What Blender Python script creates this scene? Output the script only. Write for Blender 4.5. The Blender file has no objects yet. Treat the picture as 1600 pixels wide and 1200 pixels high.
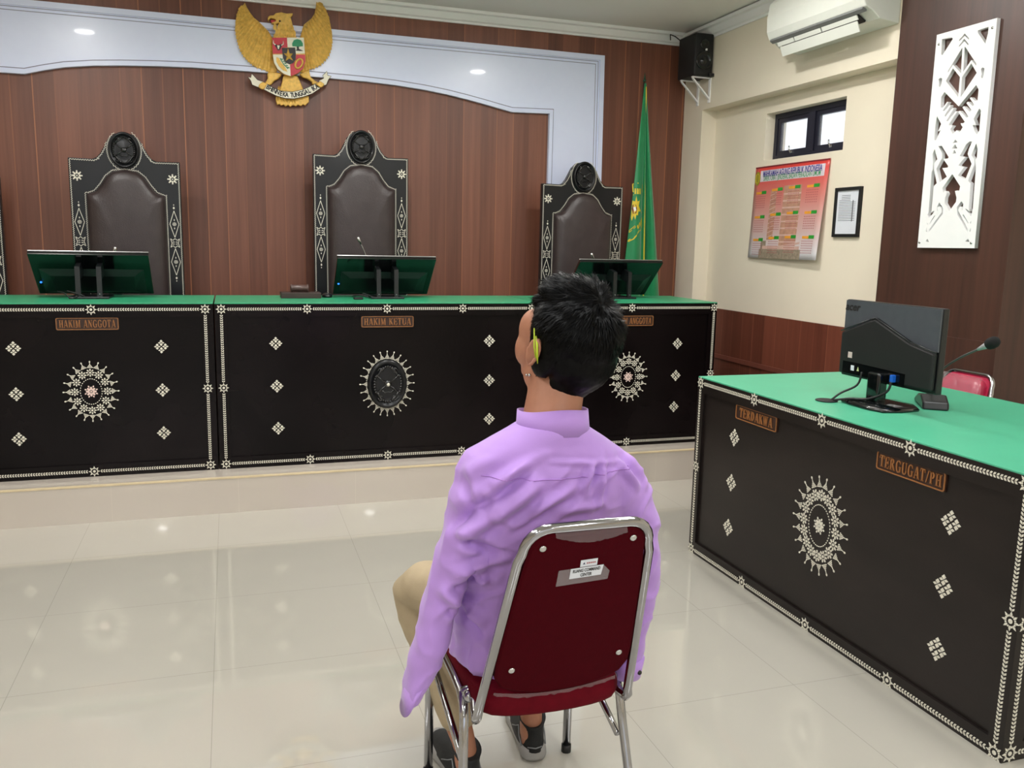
import bpy, bmesh, math, random
import numpy as np
from mathutils import Vector, Matrix, noise
from math import pi, sin, cos, radians

random.seed(7)
S = bpy.context.scene
COL = S.collection

# ------------------------------------------------------------------ camera
cam_data = bpy.data.cameras.new('camera')
cam = bpy.data.objects.new('camera', cam_data)
COL.objects.link(cam)
FPX = 1340.318
cam_data.sensor_fit = 'HORIZONTAL'
cam_data.sensor_width = 36.0
cam_data.lens = 36.0 * FPX / 1600.0
cam_data.clip_start = 0.05
YAW, PITCH, ROLL = 0.31872376, 0.16446658, 0.02200014
fwd = Vector((sin(YAW) * cos(PITCH), cos(YAW) * cos(PITCH), -sin(PITCH)))
rgt = Vector((cos(YAW), -sin(YAW), 0))
upv = rgt.cross(fwd)
r2 = rgt * cos(ROLL) + upv * sin(ROLL)
u2 = -rgt * sin(ROLL) + upv * cos(ROLL)
M = Matrix((r2, u2, -fwd)).transposed().to_4x4()
M.translation = (0, 0, 1.39)
cam.matrix_world = M
S.camera = cam

# ------------------------------------------------------------------ light, exposure
S.view_settings.view_transform = 'Standard'
S.view_settings.look = 'None'
S.view_settings.gamma = 1.0
S.view_settings.use_curve_mapping = False
S.view_settings.exposure = -0.15
W = bpy.data.worlds.new('daylight')
S.world = W
W.use_nodes = True
bg = W.node_tree.nodes['Background']
bg.inputs[0].default_value = (0.86, 0.92, 1.0, 1)
bg.inputs[1].default_value = 1.5

def area(name, loc, size, power, color=(1, 0.97, 0.93), rot=(0, 0, 0), shape='DISK', sy=None):
    l = bpy.data.lights.new(name, 'AREA')
    l.shape = shape
    l.size = size
    if sy: l.size_y = sy
    l.energy = power
    l.color = color
    o = bpy.data.objects.new(name, l)
    o.location = loc
    o.rotation_euler = rot
    COL.objects.link(o)
    return o

# the room's recessed ceiling lamps
LAMPS = [(-1.0, 4.35), (0.75, 4.35), (2.2, 4.1), (-1.0, 1.2), (1.9, 1.2), (-1.05, -1.8), (2.0, -1.8), (-1.05, -4.3), (2.0, -4.3)]
LAMP_W = [20, 20, 20, 6, 6, 12, 12, 44, 44]
for (lx, ly), w in zip(LAMPS, LAMP_W):
    area('ceiling_lamp_light', (lx, ly, 2.905), 0.13, w, (1, 0.985, 0.96))
# unseen area lights added over the public floor for softer shadows
for bx in (-1.2, 0.6, 2.2):
    area('added_soft_light', (bx, 1.9, 2.90), 0.55, 26, (0.98, 0.99, 1.0), shape='RECTANGLE', sy=1.2)
# upward area lights, added out of view to brighten the ceiling
for bx in (-1.2, 0.6, 2.2):
    area('added_ceiling_uplight', (bx, 3.5, 2.76), 0.08, 19, (1.0, 0.99, 0.97), rot=(pi, 0, 0), shape='RECTANGLE', sy=1.1)
# two fill lights added behind the camera to lift arch and walls
for bx in (-1.6, 1.7):
    area('added_rear_fill', (bx, -0.9, 2.86), 0.14, 36, (0.95, 0.98, 1.0), shape='RECTANGLE', sy=1.2)

# ------------------------------------------------------------------ materials
def lin(c):
    return tuple(((x / 255) / 12.92 if x / 255 <= 0.04045 else ((x / 255 + 0.055) / 1.055) ** 2.4) for x in c) + (1,)

def mat(name, rgb, rough=0.5, metal=0.0, coat=0.0, spec=0.5, var=0.08, scale=20, bump=0.0, bscale=80, stretch=(1, 1, 1), trans=0.0, emit=0.0, alpha=1.0, coatr=0.05, sheen=0.0):
    m = bpy.data.materials.new(name)
    m.use_nodes = True
    nt = m.node_tree
    b = nt.nodes['Principled BSDF']
    c = lin(rgb)
    b.inputs['Roughness'].default_value = rough
    b.inputs['Metallic'].default_value = metal
    b.inputs['Coat Weight'].default_value = coat
    b.inputs['Coat Roughness'].default_value = coatr
    b.inputs['Specular IOR Level'].default_value = spec
    b.inputs['Transmission Weight'].default_value = trans
    b.inputs['Sheen Weight'].default_value = sheen
    b.inputs['Alpha'].default_value = alpha
    tc = nt.nodes.new('ShaderNodeTexCoord')
    mp = nt.nodes.new('ShaderNodeMapping')
    mp.inputs['Scale'].default_value = stretch
    nt.links.new(tc.outputs['Object'], mp.inputs[0])
    n = nt.nodes.new('ShaderNodeTexNoise')
    n.inputs['Scale'].default_value = scale
    n.inputs['Detail'].default_value = 4
    nt.links.new(mp.outputs[0], n.inputs[0])
    r = nt.nodes.new('ShaderNodeValToRGB')
    r.color_ramp.elements[0].position = 0.3
    r.color_ramp.elements[1].position = 0.7
    r.color_ramp.elements[0].color = tuple(x * (1 - var) for x in c[:3]) + (1,)
    r.color_ramp.elements[1].color = tuple(min(1, x * (1 + var)) for x in c[:3]) + (1,)
    nt.links.new(n.outputs['Fac'], r.inputs[0])
    nt.links.new(r.outputs[0], b.inputs['Base Color'])
    if emit:
        b.inputs['Emission Color'].default_value = c
        b.inputs['Emission Strength'].default_value = emit
    if bump:
        n2 = nt.nodes.new('ShaderNodeTexNoise')
        n2.inputs['Scale'].default_value = bscale
        n2.inputs['Detail'].default_value = 3
        nt.links.new(mp.outputs[0], n2.inputs[0])
        bp = nt.nodes.new('ShaderNodeBump')
        bp.inputs['Strength'].default_value = bump
        bp.inputs['Distance'].default_value = 0.01
        nt.links.new(n2.outputs['Fac'], bp.inputs['Height'])
        nt.links.new(bp.outputs[0], b.inputs['Normal'])
    return m

def plank_mat(name, base, dark, seam, width, axis='X', rough=0.3, seamprob=0.45, tone=0.5):
    """vertical laminate boards: tone per board, fine vertical grain, thin warm joints"""
    m = bpy.data.materials.new(name)
    m.use_nodes = True
    nt = m.node_tree
    N = nt.nodes
    L = nt.links
    b = N['Principled BSDF']
    tc = N.new('ShaderNodeTexCoord')
    sp = N.new('ShaderNodeSeparateXYZ')
    L.new(tc.outputs['Object'], sp.inputs[0])
    def math_(op, a, c=None):
        x = N.new('ShaderNodeMath')
        x.operation = op
        for i, v in enumerate((a, c)):
            if v is None: continue
            if isinstance(v, (int, float)): x.inputs[i].default_value = v
            else: L.new(v, x.inputs[i])
        return x.outputs[0]
    co = sp.outputs[axis]
    q = math_('DIVIDE', co, width)
    fl = math_('FLOOR', q)
    fr = math_('FRACT', q)
    wn = N.new('ShaderNodeTexWhiteNoise')
    wn.noise_dimensions = '1D'
    L.new(fl, wn.inputs['W'])
    mp = N.new('ShaderNodeMapping')
    mp.inputs['Scale'].default_value = (38, 38, 1.1)
    L.new(tc.outputs['Object'], mp.inputs[0])
    gn = N.new('ShaderNodeTexNoise')
    gn.inputs['Scale'].default_value = 1.0
    gn.inputs['Detail'].default_value = 5
    gn.inputs['Roughness'].default_value = 0.6
    L.new(mp.outputs[0], gn.inputs[0])
    mp2 = N.new('ShaderNodeMapping')
    mp2.inputs['Scale'].default_value = (9, 9, 0.5)
    L.new(tc.outputs['Object'], mp2.inputs[0])
    g2 = N.new('ShaderNodeTexNoise')
    g2.inputs['Scale'].default_value = 1.0
    L.new(mp2.outputs[0], g2.inputs[0])
    s1 = math_('MULTIPLY', wn.outputs['Value'], tone)
    s2 = math_('ADD', s1, math_('MULTIPLY', gn.outputs['Fac'], 0.6))
    s3 = math_('ADD', s2, math_('MULTIPLY', g2.outputs['Fac'], 0.45))
    ramp = N.new('ShaderNodeValToRGB')
    ramp.color_ramp.elements[0].position = 0.4
    ramp.color_ramp.elements[1].position = 1.15 if False else 1.0
    ramp.color_ramp.elements[0].color = lin(dark)
    ramp.color_ramp.elements[1].color = lin(base)
    L.new(s3, ramp.inputs[0])
    edge = math_('LESS_THAN', fr, 0.055)
    wn2 = N.new('ShaderNodeTexWhiteNoise')
    wn2.noise_dimensions = '1D'
    L.new(math_('ADD', fl, 31.7), wn2.inputs['W'])
    amt = math_('MULTIPLY', edge, math_('MULTIPLY', wn2.outputs['Value'], seamprob * 1.6))
    mx = N.new('ShaderNodeMix')
    mx.data_type = 'RGBA'
    L.new(amt, mx.inputs['Factor'])
    L.new(ramp.outputs[0], mx.inputs['A'])
    mx.inputs['B'].default_value = lin(seam)
    L.new(mx.outputs['Result'], b.inputs['Base Color'])
    b.inputs['Roughness'].default_value = rough
    b.inputs['Specular IOR Level'].default_value = 0.5
    return m

M_ = {}
M_['board'] = plank_mat('brown_board_wall', (136, 86, 66), (90, 52, 39), (176, 112, 74), 0.1215, 'X', 0.42, 0.5, 0.35)
M_['board_y'] = plank_mat('brown_board_side', (122, 68, 52), (82, 42, 32), (150, 92, 70), 0.13, 'Y', 0.35)
M_['column'] = plank_mat('dark_board_column', (92, 58, 46), (60, 38, 31), (80, 52, 42), 0.4, 'Y', 0.42, 0.0, 0.1)
M_['cream'] = mat('cream_paint', (236, 226, 206), 0.6, var=0.02, scale=3)
M_['ceil'] = mat('ceiling_paint', (236, 233, 227), 0.8, var=0.02, scale=2)
M_['white'] = mat('white_trim', (244, 244, 244), 0.35, var=0.01)
M_['archwhite'] = mat('glossy_white_panel', (222, 230, 255), 0.3, coat=0.10, var=0.01)
M_['groove'] = mat('groove_grey', (128, 128, 145), 0.6)
M_['black'] = mat('black_lacquer', (15, 10, 11), 0.25, coat=0.0, var=0.5, scale=2.5, coatr=0.12, bump=0.03, bscale=60, spec=0.15)
M_['black_near'] = mat('black_stained_veneer', (28, 22, 20), 0.36, coat=0.04, var=0.25, scale=3, coatr=0.2, bump=0.04, bscale=70, stretch=(1, 1, 4), spec=0.3)
M_['blackchair'] = mat('black_chair_lacquer', (16, 17, 20), 0.3, coat=0.08, var=0.4, scale=4, coatr=0.1, spec=0.35)
M_['shell'] = mat('shell_inlay', (224, 220, 204), 0.4, var=0.14, scale=120)
M_['green'] = mat('green_vinyl_bench_top', (50, 152, 108), 0.35, var=0.05, scale=6, bump=0.03, bscale=30)
M_['green2'] = mat('green_vinyl_desk_top', (76, 170, 134), 0.38, var=0.04, scale=6, bump=0.03, bscale=30)
M_['relief'] = mat('polished_black_carving', (14, 15, 18), 0.18, coat=0.4, spec=0.5, var=0.2)
M_['leather'] = mat('brown_leather', (54, 44, 44), 0.36, var=0.12, scale=15, bump=0.15, bscale=180)
M_['plastic'] = mat('black_plastic', (20, 22, 24), 0.32, var=0.15)
M_['glossblack'] = mat('glossy_black_plastic', (8, 12, 13), 0.1, coat=0.2, var=0.1)
M_['matteblack'] = mat('matte_black', (16, 16, 17), 0.6, var=0.15)
M_['silver'] = mat('silver_metal', (205, 205, 205), 0.25, metal=1.0, var=0.04)
M_['chrome'] = mat('chrome', (168, 168, 172), 0.1, metal=1.0, var=0.02)
M_['red'] = mat('maroon_fabric', (92, 4, 20), 0.8, var=0.1, scale=40, bump=0.12, bscale=500, spec=0.12)
M_['redback'] = mat('dark_maroon_backing', (66, 2, 12), 0.7, var=0.06, scale=60, bump=0.08, bscale=400, spec=0.05)
M_['pink'] = mat('crimson_vinyl', (168, 22, 62), 0.35, var=0.08, coat=0.3)
M_['gold'] = mat('gold_paint', (222, 178, 84), 0.42, metal=0.15, var=0.16, scale=60, bump=0.25, bscale=110)
M_['gold_letter'] = mat('bronze_letter', (150, 98, 52), 0.5, var=0.12, scale=150)
M_['plaque'] = mat('plaque_brown', (48, 26, 16), 0.5, var=0.2)
M_['redpaint'] = mat('red_paint', (196, 34, 52), 0.45)
M_['whitepaint'] = mat('white_paint', (238, 234, 214), 0.5, var=0.03)
M_['blackpaint'] = mat('black_paint', (28, 26, 26), 0.5)
M_['greenpaint'] = mat('green_paint', (18, 138, 92), 0.5)
M_['flag'] = mat('green_satin', (14, 132, 78), 0.42, var=0.08, scale=8, sheen=0.3)
M_['yellow'] = mat('yellow_thread', (224, 196, 48), 0.55)
M_['skin'] = mat('skin', (172, 118, 92), 0.5, var=0.07, scale=30, bump=0.05, bscale=200)
M_['skin'].node_tree.nodes['Principled BSDF'].inputs['Subsurface Weight'].default_value = 0.08
M_['skin'].node_tree.nodes['Principled BSDF'].inputs['Subsurface Scale'].default_value = 0.01
M_['hair'] = mat('black_hair', (3, 3, 4), 0.42, var=0.2, scale=60, spec=0.12)
M_['shirt'] = mat('lavender_cotton', (182, 140, 218), 0.62, var=0.03, scale=12, bump=0.05, bscale=420, sheen=0.25)
M_['khaki'] = mat('khaki_cotton', (168, 151, 122), 0.8, var=0.05, scale=20, bump=0.1, bscale=350)
M_['shoe'] = mat('black_knit', (18, 19, 20), 0.7, var=0.2, bump=0.2, bscale=300)
M_['sole'] = mat('grey_rubber', (150, 148, 145), 0.6)
M_['window'] = mat('dark_aluminium', (38, 38, 52), 0.35, metal=0.3)
M_['paper'] = mat('white_paper', (222, 226, 234), 0.6, var=0.01)
M_['ink'] = mat('grey_ink', (120, 122, 128), 0.7)
M_['acwhite'] = mat('air_conditioner_plastic', (232, 234, 226), 0.35, var=0.01)
M_['acgrey'] = mat('vent_grey', (120, 122, 122), 0.5)
M_['wood'] = mat('gavel_wood', (52, 36, 32), 0.4, var=0.25, scale=30, stretch=(1, 8, 8))
M_['led'] = mat('blue_led', (40, 120, 255), 0.5, emit=2.5)
M_['bluecab'] = mat('blue_plug', (20, 90, 190), 0.4)
M_['lime'] = mat('lime_cord', (176, 196, 40), 0.5)

def glass(name, rgb=(1, 1, 1), alpha=0.15, rough=0.05):
    m = bpy.data.materials.new(name)
    m.use_nodes = True
    b = m.node_tree.nodes['Principled BSDF']
    b.inputs['Base Color'].default_value = rgb + (1,)
    b.inputs['Alpha'].default_value = alpha
    b.inputs['Roughness'].default_value = rough
    return m
M_['film'] = glass('clear_plastic_film', (0.9, 0.85, 0.88), 0.11, 0.12)
M_['tape'] = glass('clear_tape', (0.8, 0.75, 0.78), 0.16, 0.2)
M_['pane'] = glass('window_glass', (0.95, 0.97, 1.0), 0.12, 0.02)

def tile_mat(name, rgb, grout, size, ox, oy, coat=1.0, rough=0.35, vertical=False):
    m = bpy.data.materials.new(name)
    m.use_nodes = True
    nt = m.node_tree
    N = nt.nodes
    L = nt.links
    b = N['Principled BSDF']
    tc = N.new('ShaderNodeTexCoord')
    mp = N.new('ShaderNodeMapping')
    mp.inputs['Location'].default_value = (-ox, -oy, 0)
    L.new(tc.outputs['Object'], mp.inputs[0])
    sp = N.new('ShaderNodeSeparateXYZ')
    L.new(mp.outputs[0], sp.inputs[0])
    outs = []
    for ax in ('X', 'Y'):
        d = N.new('ShaderNodeMath'); d.operation = 'DIVIDE'; d.inputs[1].default_value = size
        L.new(sp.outputs[ax], d.inputs[0])
        f = N.new('ShaderNodeMath'); f.operation = 'FRACT'
        L.new(d.outputs[0], f.inputs[0])
        p = N.new('ShaderNodeMath'); p.operation = 'PINGPONG'; p.inputs[1].default_value = 0.5
        L.new(f.outputs[0], p.inputs[0])
        l = N.new('ShaderNodeMath'); l.operation = 'LESS_THAN'; l.inputs[1].default_value = 0.0016
        L.new(p.outputs[0], l.inputs[0])
        outs.append(l.outputs[0])
    mx = N.new('ShaderNodeMath'); mx.operation = 'MAXIMUM'
    L.new(outs[0], mx.inputs[0])
    if not vertical: L.new(outs[1], mx.inputs[1])
    n = N.new('ShaderNodeTexNoise'); n.inputs['Scale'].default_value = 3.0; n.inputs['Detail'].default_value = 6
    L.new(tc.outputs['Object'], n.inputs[0])
    r = N.new('ShaderNodeValToRGB')
    c = lin(rgb)
    r.color_ramp.elements[0].color = tuple(x * 0.95 for x in c[:3]) + (1,)
    r.color_ramp.elements[1].color = tuple(min(1, x * 1.04) for x in c[:3]) + (1,)
    L.new(n.outputs['Fac'], r.inputs[0])
    mi = N.new('ShaderNodeMix'); mi.data_type = 'RGBA'
    fac = N.new('ShaderNodeMath'); fac.operation = 'MULTIPLY'; fac.inputs[1].default_value = 0.6
    L.new(mx.outputs[0], fac.inputs[0])
    L.new(fac.outputs[0], mi.inputs['Factor'])
    L.new(r.outputs[0], mi.inputs['A'])
    mi.inputs['B'].default_value = lin(grout)
    L.new(mi.outputs['Result'], b.inputs['Base Color'])
    b.inputs['Roughness'].default_value = rough
    b.inputs['Specular IOR Level'].default_value = 0.3
    b.inputs['Coat Weight'].default_value = coat
    b.inputs['Coat Roughness'].default_value = 0.03
    b.inputs['Coat IOR'].default_value = 1.95
    return m
M_['floor'] = tile_mat('polished_cream_tile', (180, 176, 165), (122, 124, 112), 0.592, -0.087, 2.745)
M_['plat'] = tile_mat('polished_beige_tile', (186, 176, 168), (222, 212, 196), 0.589, 0.01, 0, vertical=True)

# ------------------------------------------------------------------ mesh helpers
class MB:
    def __init__(s):
        s.v = []; s.f = []; s.m = []; s.sm = []
    def add(s, verts, faces, mi=0, smooth=False):
        o = len(s.v)
        s.v += [tuple(x) for x in verts]
        s.f += [tuple(i + o for i in f) for f in faces]
        s.m += [mi] * len(faces)
        s.sm += [smooth] * len(faces)
        return s
    def box(s, x0, x1, y0, y1, z0, z1, mi=0, mx=None):
        vs = [(x, y, z) for z in (z0, z1) for y in (y0, y1) for x in (x0, x1)]
        if mx is not None: vs = [tuple(mx @ Vector(v)) for v in vs]
        return s.add(vs, [(0, 2, 3, 1), (4, 5, 7, 6), (0, 1, 5, 4), (2, 6, 7, 3), (0, 4, 6, 2), (1, 3, 7, 5)], mi)
    def rbox(s, x0, x1, y0, y1, z0, z1, r=0.005, mi=0, mx=None, seg=2):
        bm = bmesh.new()
        bmesh.ops.create_cube(bm, size=1)
        for v in bm.verts:
            v.co = Vector(((x0 + x1) / 2 + v.co.x * (x1 - x0), (y0 + y1) / 2 + v.co.y * (y1 - y0), (z0 + z1) / 2 + v.co.z * (z1 - z0)))
        bmesh.ops.bevel(bm, geom=bm.edges[:], offset=r, segments=seg, affect='EDGES', profile=0.6)
        return s.bm(bm, mi, mx, seg > 2)
    def bm(s, bm, mi=0, mx=None, smooth=False):
        bm.verts.ensure_lookup_table()
        bm.verts.index_update()
        vs = [(mx @ v.co if mx is not None else v.co)[:] for v in bm.verts]
        s.add(vs, [tuple(v.index for v in f.verts) for f in bm.faces], mi, smooth)
        bm.free()
        return s
    def poly(s, pts, fn, t=0.002, mi=0, back=True):
        """outline pts (2D, any winding) raised by t; fn(a,b,h)->xyz"""
        ar = sum(pts[i][0] * pts[(i + 1) % len(pts)][1] - pts[(i + 1) % len(pts)][0] * pts[i][1] for i in range(len(pts)))
        if ar < 0: pts = pts[::-1]
        n = len(pts)
        vs = [fn(a, b, t) for a, b in pts] + [fn(a, b, 0) for a, b in pts]
        fs = [tuple(range(n))] + [(i, i + n, (i + 1) % n + n, (i + 1) % n) for i in range(n)]
        if back: fs.append(tuple(range(2 * n - 1, n - 1, -1)))
        return s.add(vs, fs, mi)
    def tube(s, path, r, seg=10, mi=0, closed=False, smooth=True, flat=1.0):
        P = [Vector(p) for p in path]
        n = len(P)
        R = r if isinstance(r, (list, tuple)) else [r] * n
        vs = []
        up = None
        for i, p in enumerate(P):
            if closed: t = (P[(i + 1) % n] - P[i - 1])
            else: t = (P[min(i + 1, n - 1)] - P[max(i - 1, 0)])
            t.normalize()
            if up is None:
                up = Vector((0, 0, 1)) if abs(t.z) < 0.9 else Vector((1, 0, 0))
            a = (up - t * up.dot(t)).normalized()
            up = a
            b = t.cross(a)
            for k in range(seg):
                an = 2 * pi * k / seg
                vs.append(p + a * (R[i] * cos(an)) + b * (R[i] * flat * sin(an)))
        fs = []
        m = n if closed else n - 1
        for i in range(m):
            for k in range(seg):
                j = (i + 1) % n
                fs.append((i * seg + k, i * seg + (k + 1) % seg, j * seg + (k + 1) % seg, j * seg + k))
        if not closed:
            fs.append(tuple(range(seg - 1, -1, -1)))
            fs.append(tuple((n - 1) * seg + k for k in range(seg)))
        return s.add(vs, fs, mi, smooth)
    def ell(s, c, r, mx=None, seg=16, rings=10, mi=0):
        bm = bmesh.new()
        bmesh.ops.create_uvsphere(bm, u_segments=seg, v_segments=rings, radius=1)
        c = Vector(c)
        m = Matrix.Diagonal((r[0], r[1], r[2], 1)) if not isinstance(r, (int, float)) else Matrix.Scale(r, 4)
        m = (Matrix.Translation(c) @ (mx if mx is not None else Matrix()) @ m)
        return s.bm(bm, mi, m, True)
    def loft(s, rings, seg=24, mi=0, smooth=True):
        """rings: (centre, a-vector, b-vector, exponent)"""
        vs = []
        for c, a, b, e in rings:
            c, a, b = Vector(c), Vector(a), Vector(b)
            for k in range(seg):
                t = 2 * pi * k / seg
                ct, st = cos(t), sin(t)
                vs.append(c + a * (math.copysign(abs(ct) ** (2 / e), ct)) + b * (math.copysign(abs(st) ** (2 / e), st)))
        fs = []
        for i in range(len(rings) - 1):
            for k in range(seg):
                fs.append((i * seg + k, i * seg + (k + 1) % seg, (i + 1) * seg + (k + 1) % seg, (i + 1) * seg + k))
        fs.append(tuple(range(seg - 1, -1, -1)))
        fs.append(tuple((len(rings) - 1) * seg + k for k in range(seg)))
        return s.add(vs, fs, mi, smooth)
    def text(s, body, size, fn, t=0.0015, mi=0, offset=0.0, align='CENTER', sx=1.0):
        vs, fs = text_geo(body, size, offset, align)
        vs = [(x * sx, y) for x, y in vs]
        n = len(s.v)
        s.v += [tuple(fn(x, y, t)) for x, y in vs]
        s.f += [tuple(i + n for i in f) for f in fs]
        s.m += [mi] * len(fs); s.sm += [False] * len(fs)
        return s
    def mesh(s, name, mats):
        me = bpy.data.meshes.new(name)
        me.from_pydata(s.v, [], s.f)
        for m in (mats if isinstance(mats, (list, tuple)) else [mats]):
            me.materials.append(m)
        me.polygons.foreach_set('material_index', s.m)
        me.polygons.foreach_set('use_smooth', s.sm)
        me.update()
        return me
    def build(s, name, mats, parent=None, fix=True):
        me = s.mesh(name, mats)
        if fix:
            bm = bmesh.new(); bm.from_mesh(me)
            bmesh.ops.recalc_face_normals(bm, faces=bm.faces[:])
            bm.to_mesh(me); bm.free()
        return link(name, me, parent)

def link(name, me, parent=None):
    o = bpy.data.objects.new(name, me)
    COL.objects.link(o)
    if parent is not None:
        o.parent = parent
        # geometry is written in room coordinates: shift it to the parent's base
        if 'org' in ORG and parent.name in ORG['org']:
            mx = ORG['org'][parent.name]
            me.transform(mx.inverted())
            ORG['org'][o.name] = mx
    return o
ORG = {'org': {}}

_tc = {}
def text_geo(body, size, offset, align):
    k = (body, size, offset, align)
    if k in _tc: return _tc[k]
    cu = bpy.data.curves.new('t', 'FONT')
    cu.body = body; cu.size = size; cu.align_x = align; cu.align_y = 'CENTER'; cu.offset = offset
    cu.fill_mode = 'FRONT'; cu.dimensions = '2D'; cu.resolution_u = 3
    o = bpy.data.objects.new('t', cu)
    COL.objects.link(o)
    dg = bpy.context.evaluated_depsgraph_get()
    me = bpy.data.meshes.new_from_object(o.evaluated_get(dg))
    r = ([(v.co.x, v.co.y) for v in me.vertices], [tuple(p.vertices) for p in me.polygons])
    bpy.data.objects.remove(o); bpy.data.curves.remove(cu); bpy.data.meshes.remove(me)
    _tc[k] = r
    return r

def thing(name, label, cat, loc=(0, 0, 0), rotz=0.0, group=None, world=True):
    """Empty at a thing's base. world=True: parts are written in room coordinates."""
    o = bpy.data.objects.new(name, None)
    COL.objects.link(o)
    o.location = loc
    o.rotation_euler = (0, 0, rotz)
    o.empty_display_size = 0.05
    o['label'] = label; o['category'] = cat
    if group: o['group'] = group
    if world:
        ORG['org'][o.name] = Matrix.Translation(loc) @ Matrix.Rotation(rotz, 4, 'Z')
    return o

def tag(o, label, cat, group=None):
    o['label'] = label; o['category'] = cat
    if group: o['group'] = group
    return o

def struct(name, mb, mats):
    o = mb.build(name, mats)
    o['kind'] = 'structure'
    return o

def copy_thing(root, loc, rotz=None, label=None, group=None):
    r = root.copy(); COL.objects.link(r); r.location = loc
    if rotz is not None: r.rotation_euler = (0, 0, rotz)
    if label: r['label'] = label
    if group: r['group'] = group
    for ch in list(root.children):
        c = ch.copy(); COL.objects.link(c); c.parent = r
        for g in list(ch.children):
            d = g.copy(); COL.objects.link(d); d.parent = c
    return r

def fuse(mb, voxel=0.006, smooth=6, factor=0.5):
    """one continuous skin from overlapping shapes"""
    me = mb.mesh('tmp', [M_['white']])
    o = bpy.data.objects.new('tmp', me)
    COL.objects.link(o)
    m = o.modifiers.new('r', 'REMESH'); m.mode = 'VOXEL'; m.voxel_size = voxel; m.use_smooth_shade = True
    if smooth:
        k = o.modifiers.new('s', 'SMOOTH'); k.iterations = smooth; k.factor = factor
    dg = bpy.context.evaluated_depsgraph_get()
    out = bpy.data.meshes.new_from_object(o.evaluated_get(dg))
    bpy.data.objects.remove(o); bpy.data.meshes.remove(me)
    out.materials.clear()
    for p in out.polygons: p.use_smooth = True
    return out

def arc(cx, cy, rx, ry, a0, a1, n):
    return [(cx + rx * cos(radians(a0 + (a1 - a0) * i / n)), cy + ry * sin(radians(a0 + (a1 - a0) * i / n))) for i in range(n + 1)]
# ------------------------------------------------------------------ setting
XB, XW, YW, ZC = 3.30, 3.42, 6.0, 2.93
struct('floor', MB().box(-4.5, 4.1, -6.0, 6.1, -0.1, 0.0), M_['floor'])
struct('ceiling', MB().box(-4.5, 4.1, -6.0, 6.1, ZC, ZC + 0.1), M_['ceil'])
struct('wall_back', MB().box(-4.5, 3.7, YW, YW + 0.12, 0, ZC), M_['board'])
struct('wall_left', MB().box(-4.62, -4.5, -6.0, 6.1, 0, ZC), M_['cream'])
# rear wall with a long window opening behind the camera
mb = MB()
mb.box(-4.5, 4.1, -6.12, -6.0, 0, 0.9).box(-4.5, 4.1, -6.12, -6.0, 2.4, ZC)
mb.box(-4.5, -3.6, -6.12, -6.0, 0.9, 2.4).box(2.6, 4.1, -6.12, -6.0, 0.9, 2.4)
struct('wall_rear', mb, M_['cream'])
# right wall: painted wall with a window hole
WY0, WY1, WZ0, WZ1 = 4.31, 5.10, 1.96, 2.262
mb = MB()
mb.box(XW, XW + 0.16, 3.0, WY0, 0, ZC).box(XW, XW + 0.16, WY1, YW, 0, ZC)
mb.box(XW, XW + 0.16, WY0, WY1, 0, WZ0).box(XW, XW + 0.16, WY0, WY1, WZ1, ZC)
mb.box(3.95, 4.1, -6.0, 3.0, 0, ZC).box(XW + 0.16, 4.1, 2.99, 3.15, 0, ZC)
struct('wall_right', mb, M_['cream'])
struct('trim_5', MB().box(XB, XW, 3.0, YW, 2.362, ZC), M_['cream'])      # beam under the ceiling
struct('trim_6', MB().box(XB, XW, 5.73, YW, 0.19, 2.362), M_['cream'])     # pier in the corner
# wainscot on the right wall
mb = MB().box(XW - 0.012, XW, 3.77, 5.73, 0.185, 0.937)
o = struct('trim_1', mb, M_['board_y'])
struct('trim_2', MB().rbox(XW - 0.024, XW - 0.012, 3.77, 5.73, 0.575, 0.607, 0.003), mat('wainscot_strip', (112, 62, 50), 0.4))
# wood-clad column
struct('trim_3', MB().box(3.28, 3.96, 2.975, 3.768, 0, ZC).box(3.272, 3.28, 2.972, 3.768, 0, 0.985), M_['column'])
# cornice: swept profile with a row of scallops
mb = MB()
prof = [(0, 0), (0.012, 0), (0.016, 0.012), (0.03, 0.02), (0.042, 0.04), (0.05, 0.055), (0.07, 0.062), (0.075, 0.08), (0, 0.08)]
def sweep(mb, p0, p1, nrm):
    p0, p1, nrm = Vector(p0), Vector(p1), Vector(nrm)
    vs = [p + nrm * a + Vector((0, 0, b)) for p in (p0, p1) for a, b in prof]
    n = len(prof)
    mb.add(vs, [(i, (i + 1) % n, n + (i + 1) % n, n + i) for i in range(n)] + [tuple(range(n)), tuple(range(2 * n - 1, n - 1, -1))])
    d = (p1 - p0); L = d.length; d.normalize()
    k = int(L / 0.125)
    for i in range(k):
        c = p0 + d * (L * (i + 0.5) / k)
        pts = []
        for j in range(9):
            a = pi + pi * j / 8
            u = 0.052 * cos(a); w = 0.022 * sin(a)
            pts.append(c + d * u + nrm * (0.036 + w * 0.5) + Vector((0, 0, 0.047 + w)))
        mb.tube(pts, 0.0065, 6)
sweep(mb, (-4.5, YW, ZC - 0.08), (XB, YW, ZC - 0.08), (0, -1, 0))
struct('trim_4', mb, M_['white'])
mb = MB()
sweep(mb, (XB, YW, ZC - 0.09), (XB, 3.768, ZC - 0.09), (-1, 0, 0))
struct('trim_7', mb, M_['white'])
# raised platform
PZ, PY = 0.185, 4.42
struct('trim_8', MB().box(-4.5, XW, PY, YW, 0.0, PZ), M_['plat'])
struct('trim_9', MB().rbox(-4.5, XW, PY - 0.004, PY + 0.02, PZ - 0.006, PZ + 0.001, 0.001), mat('platform_nosing', (214, 196, 160), 0.3))

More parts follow.
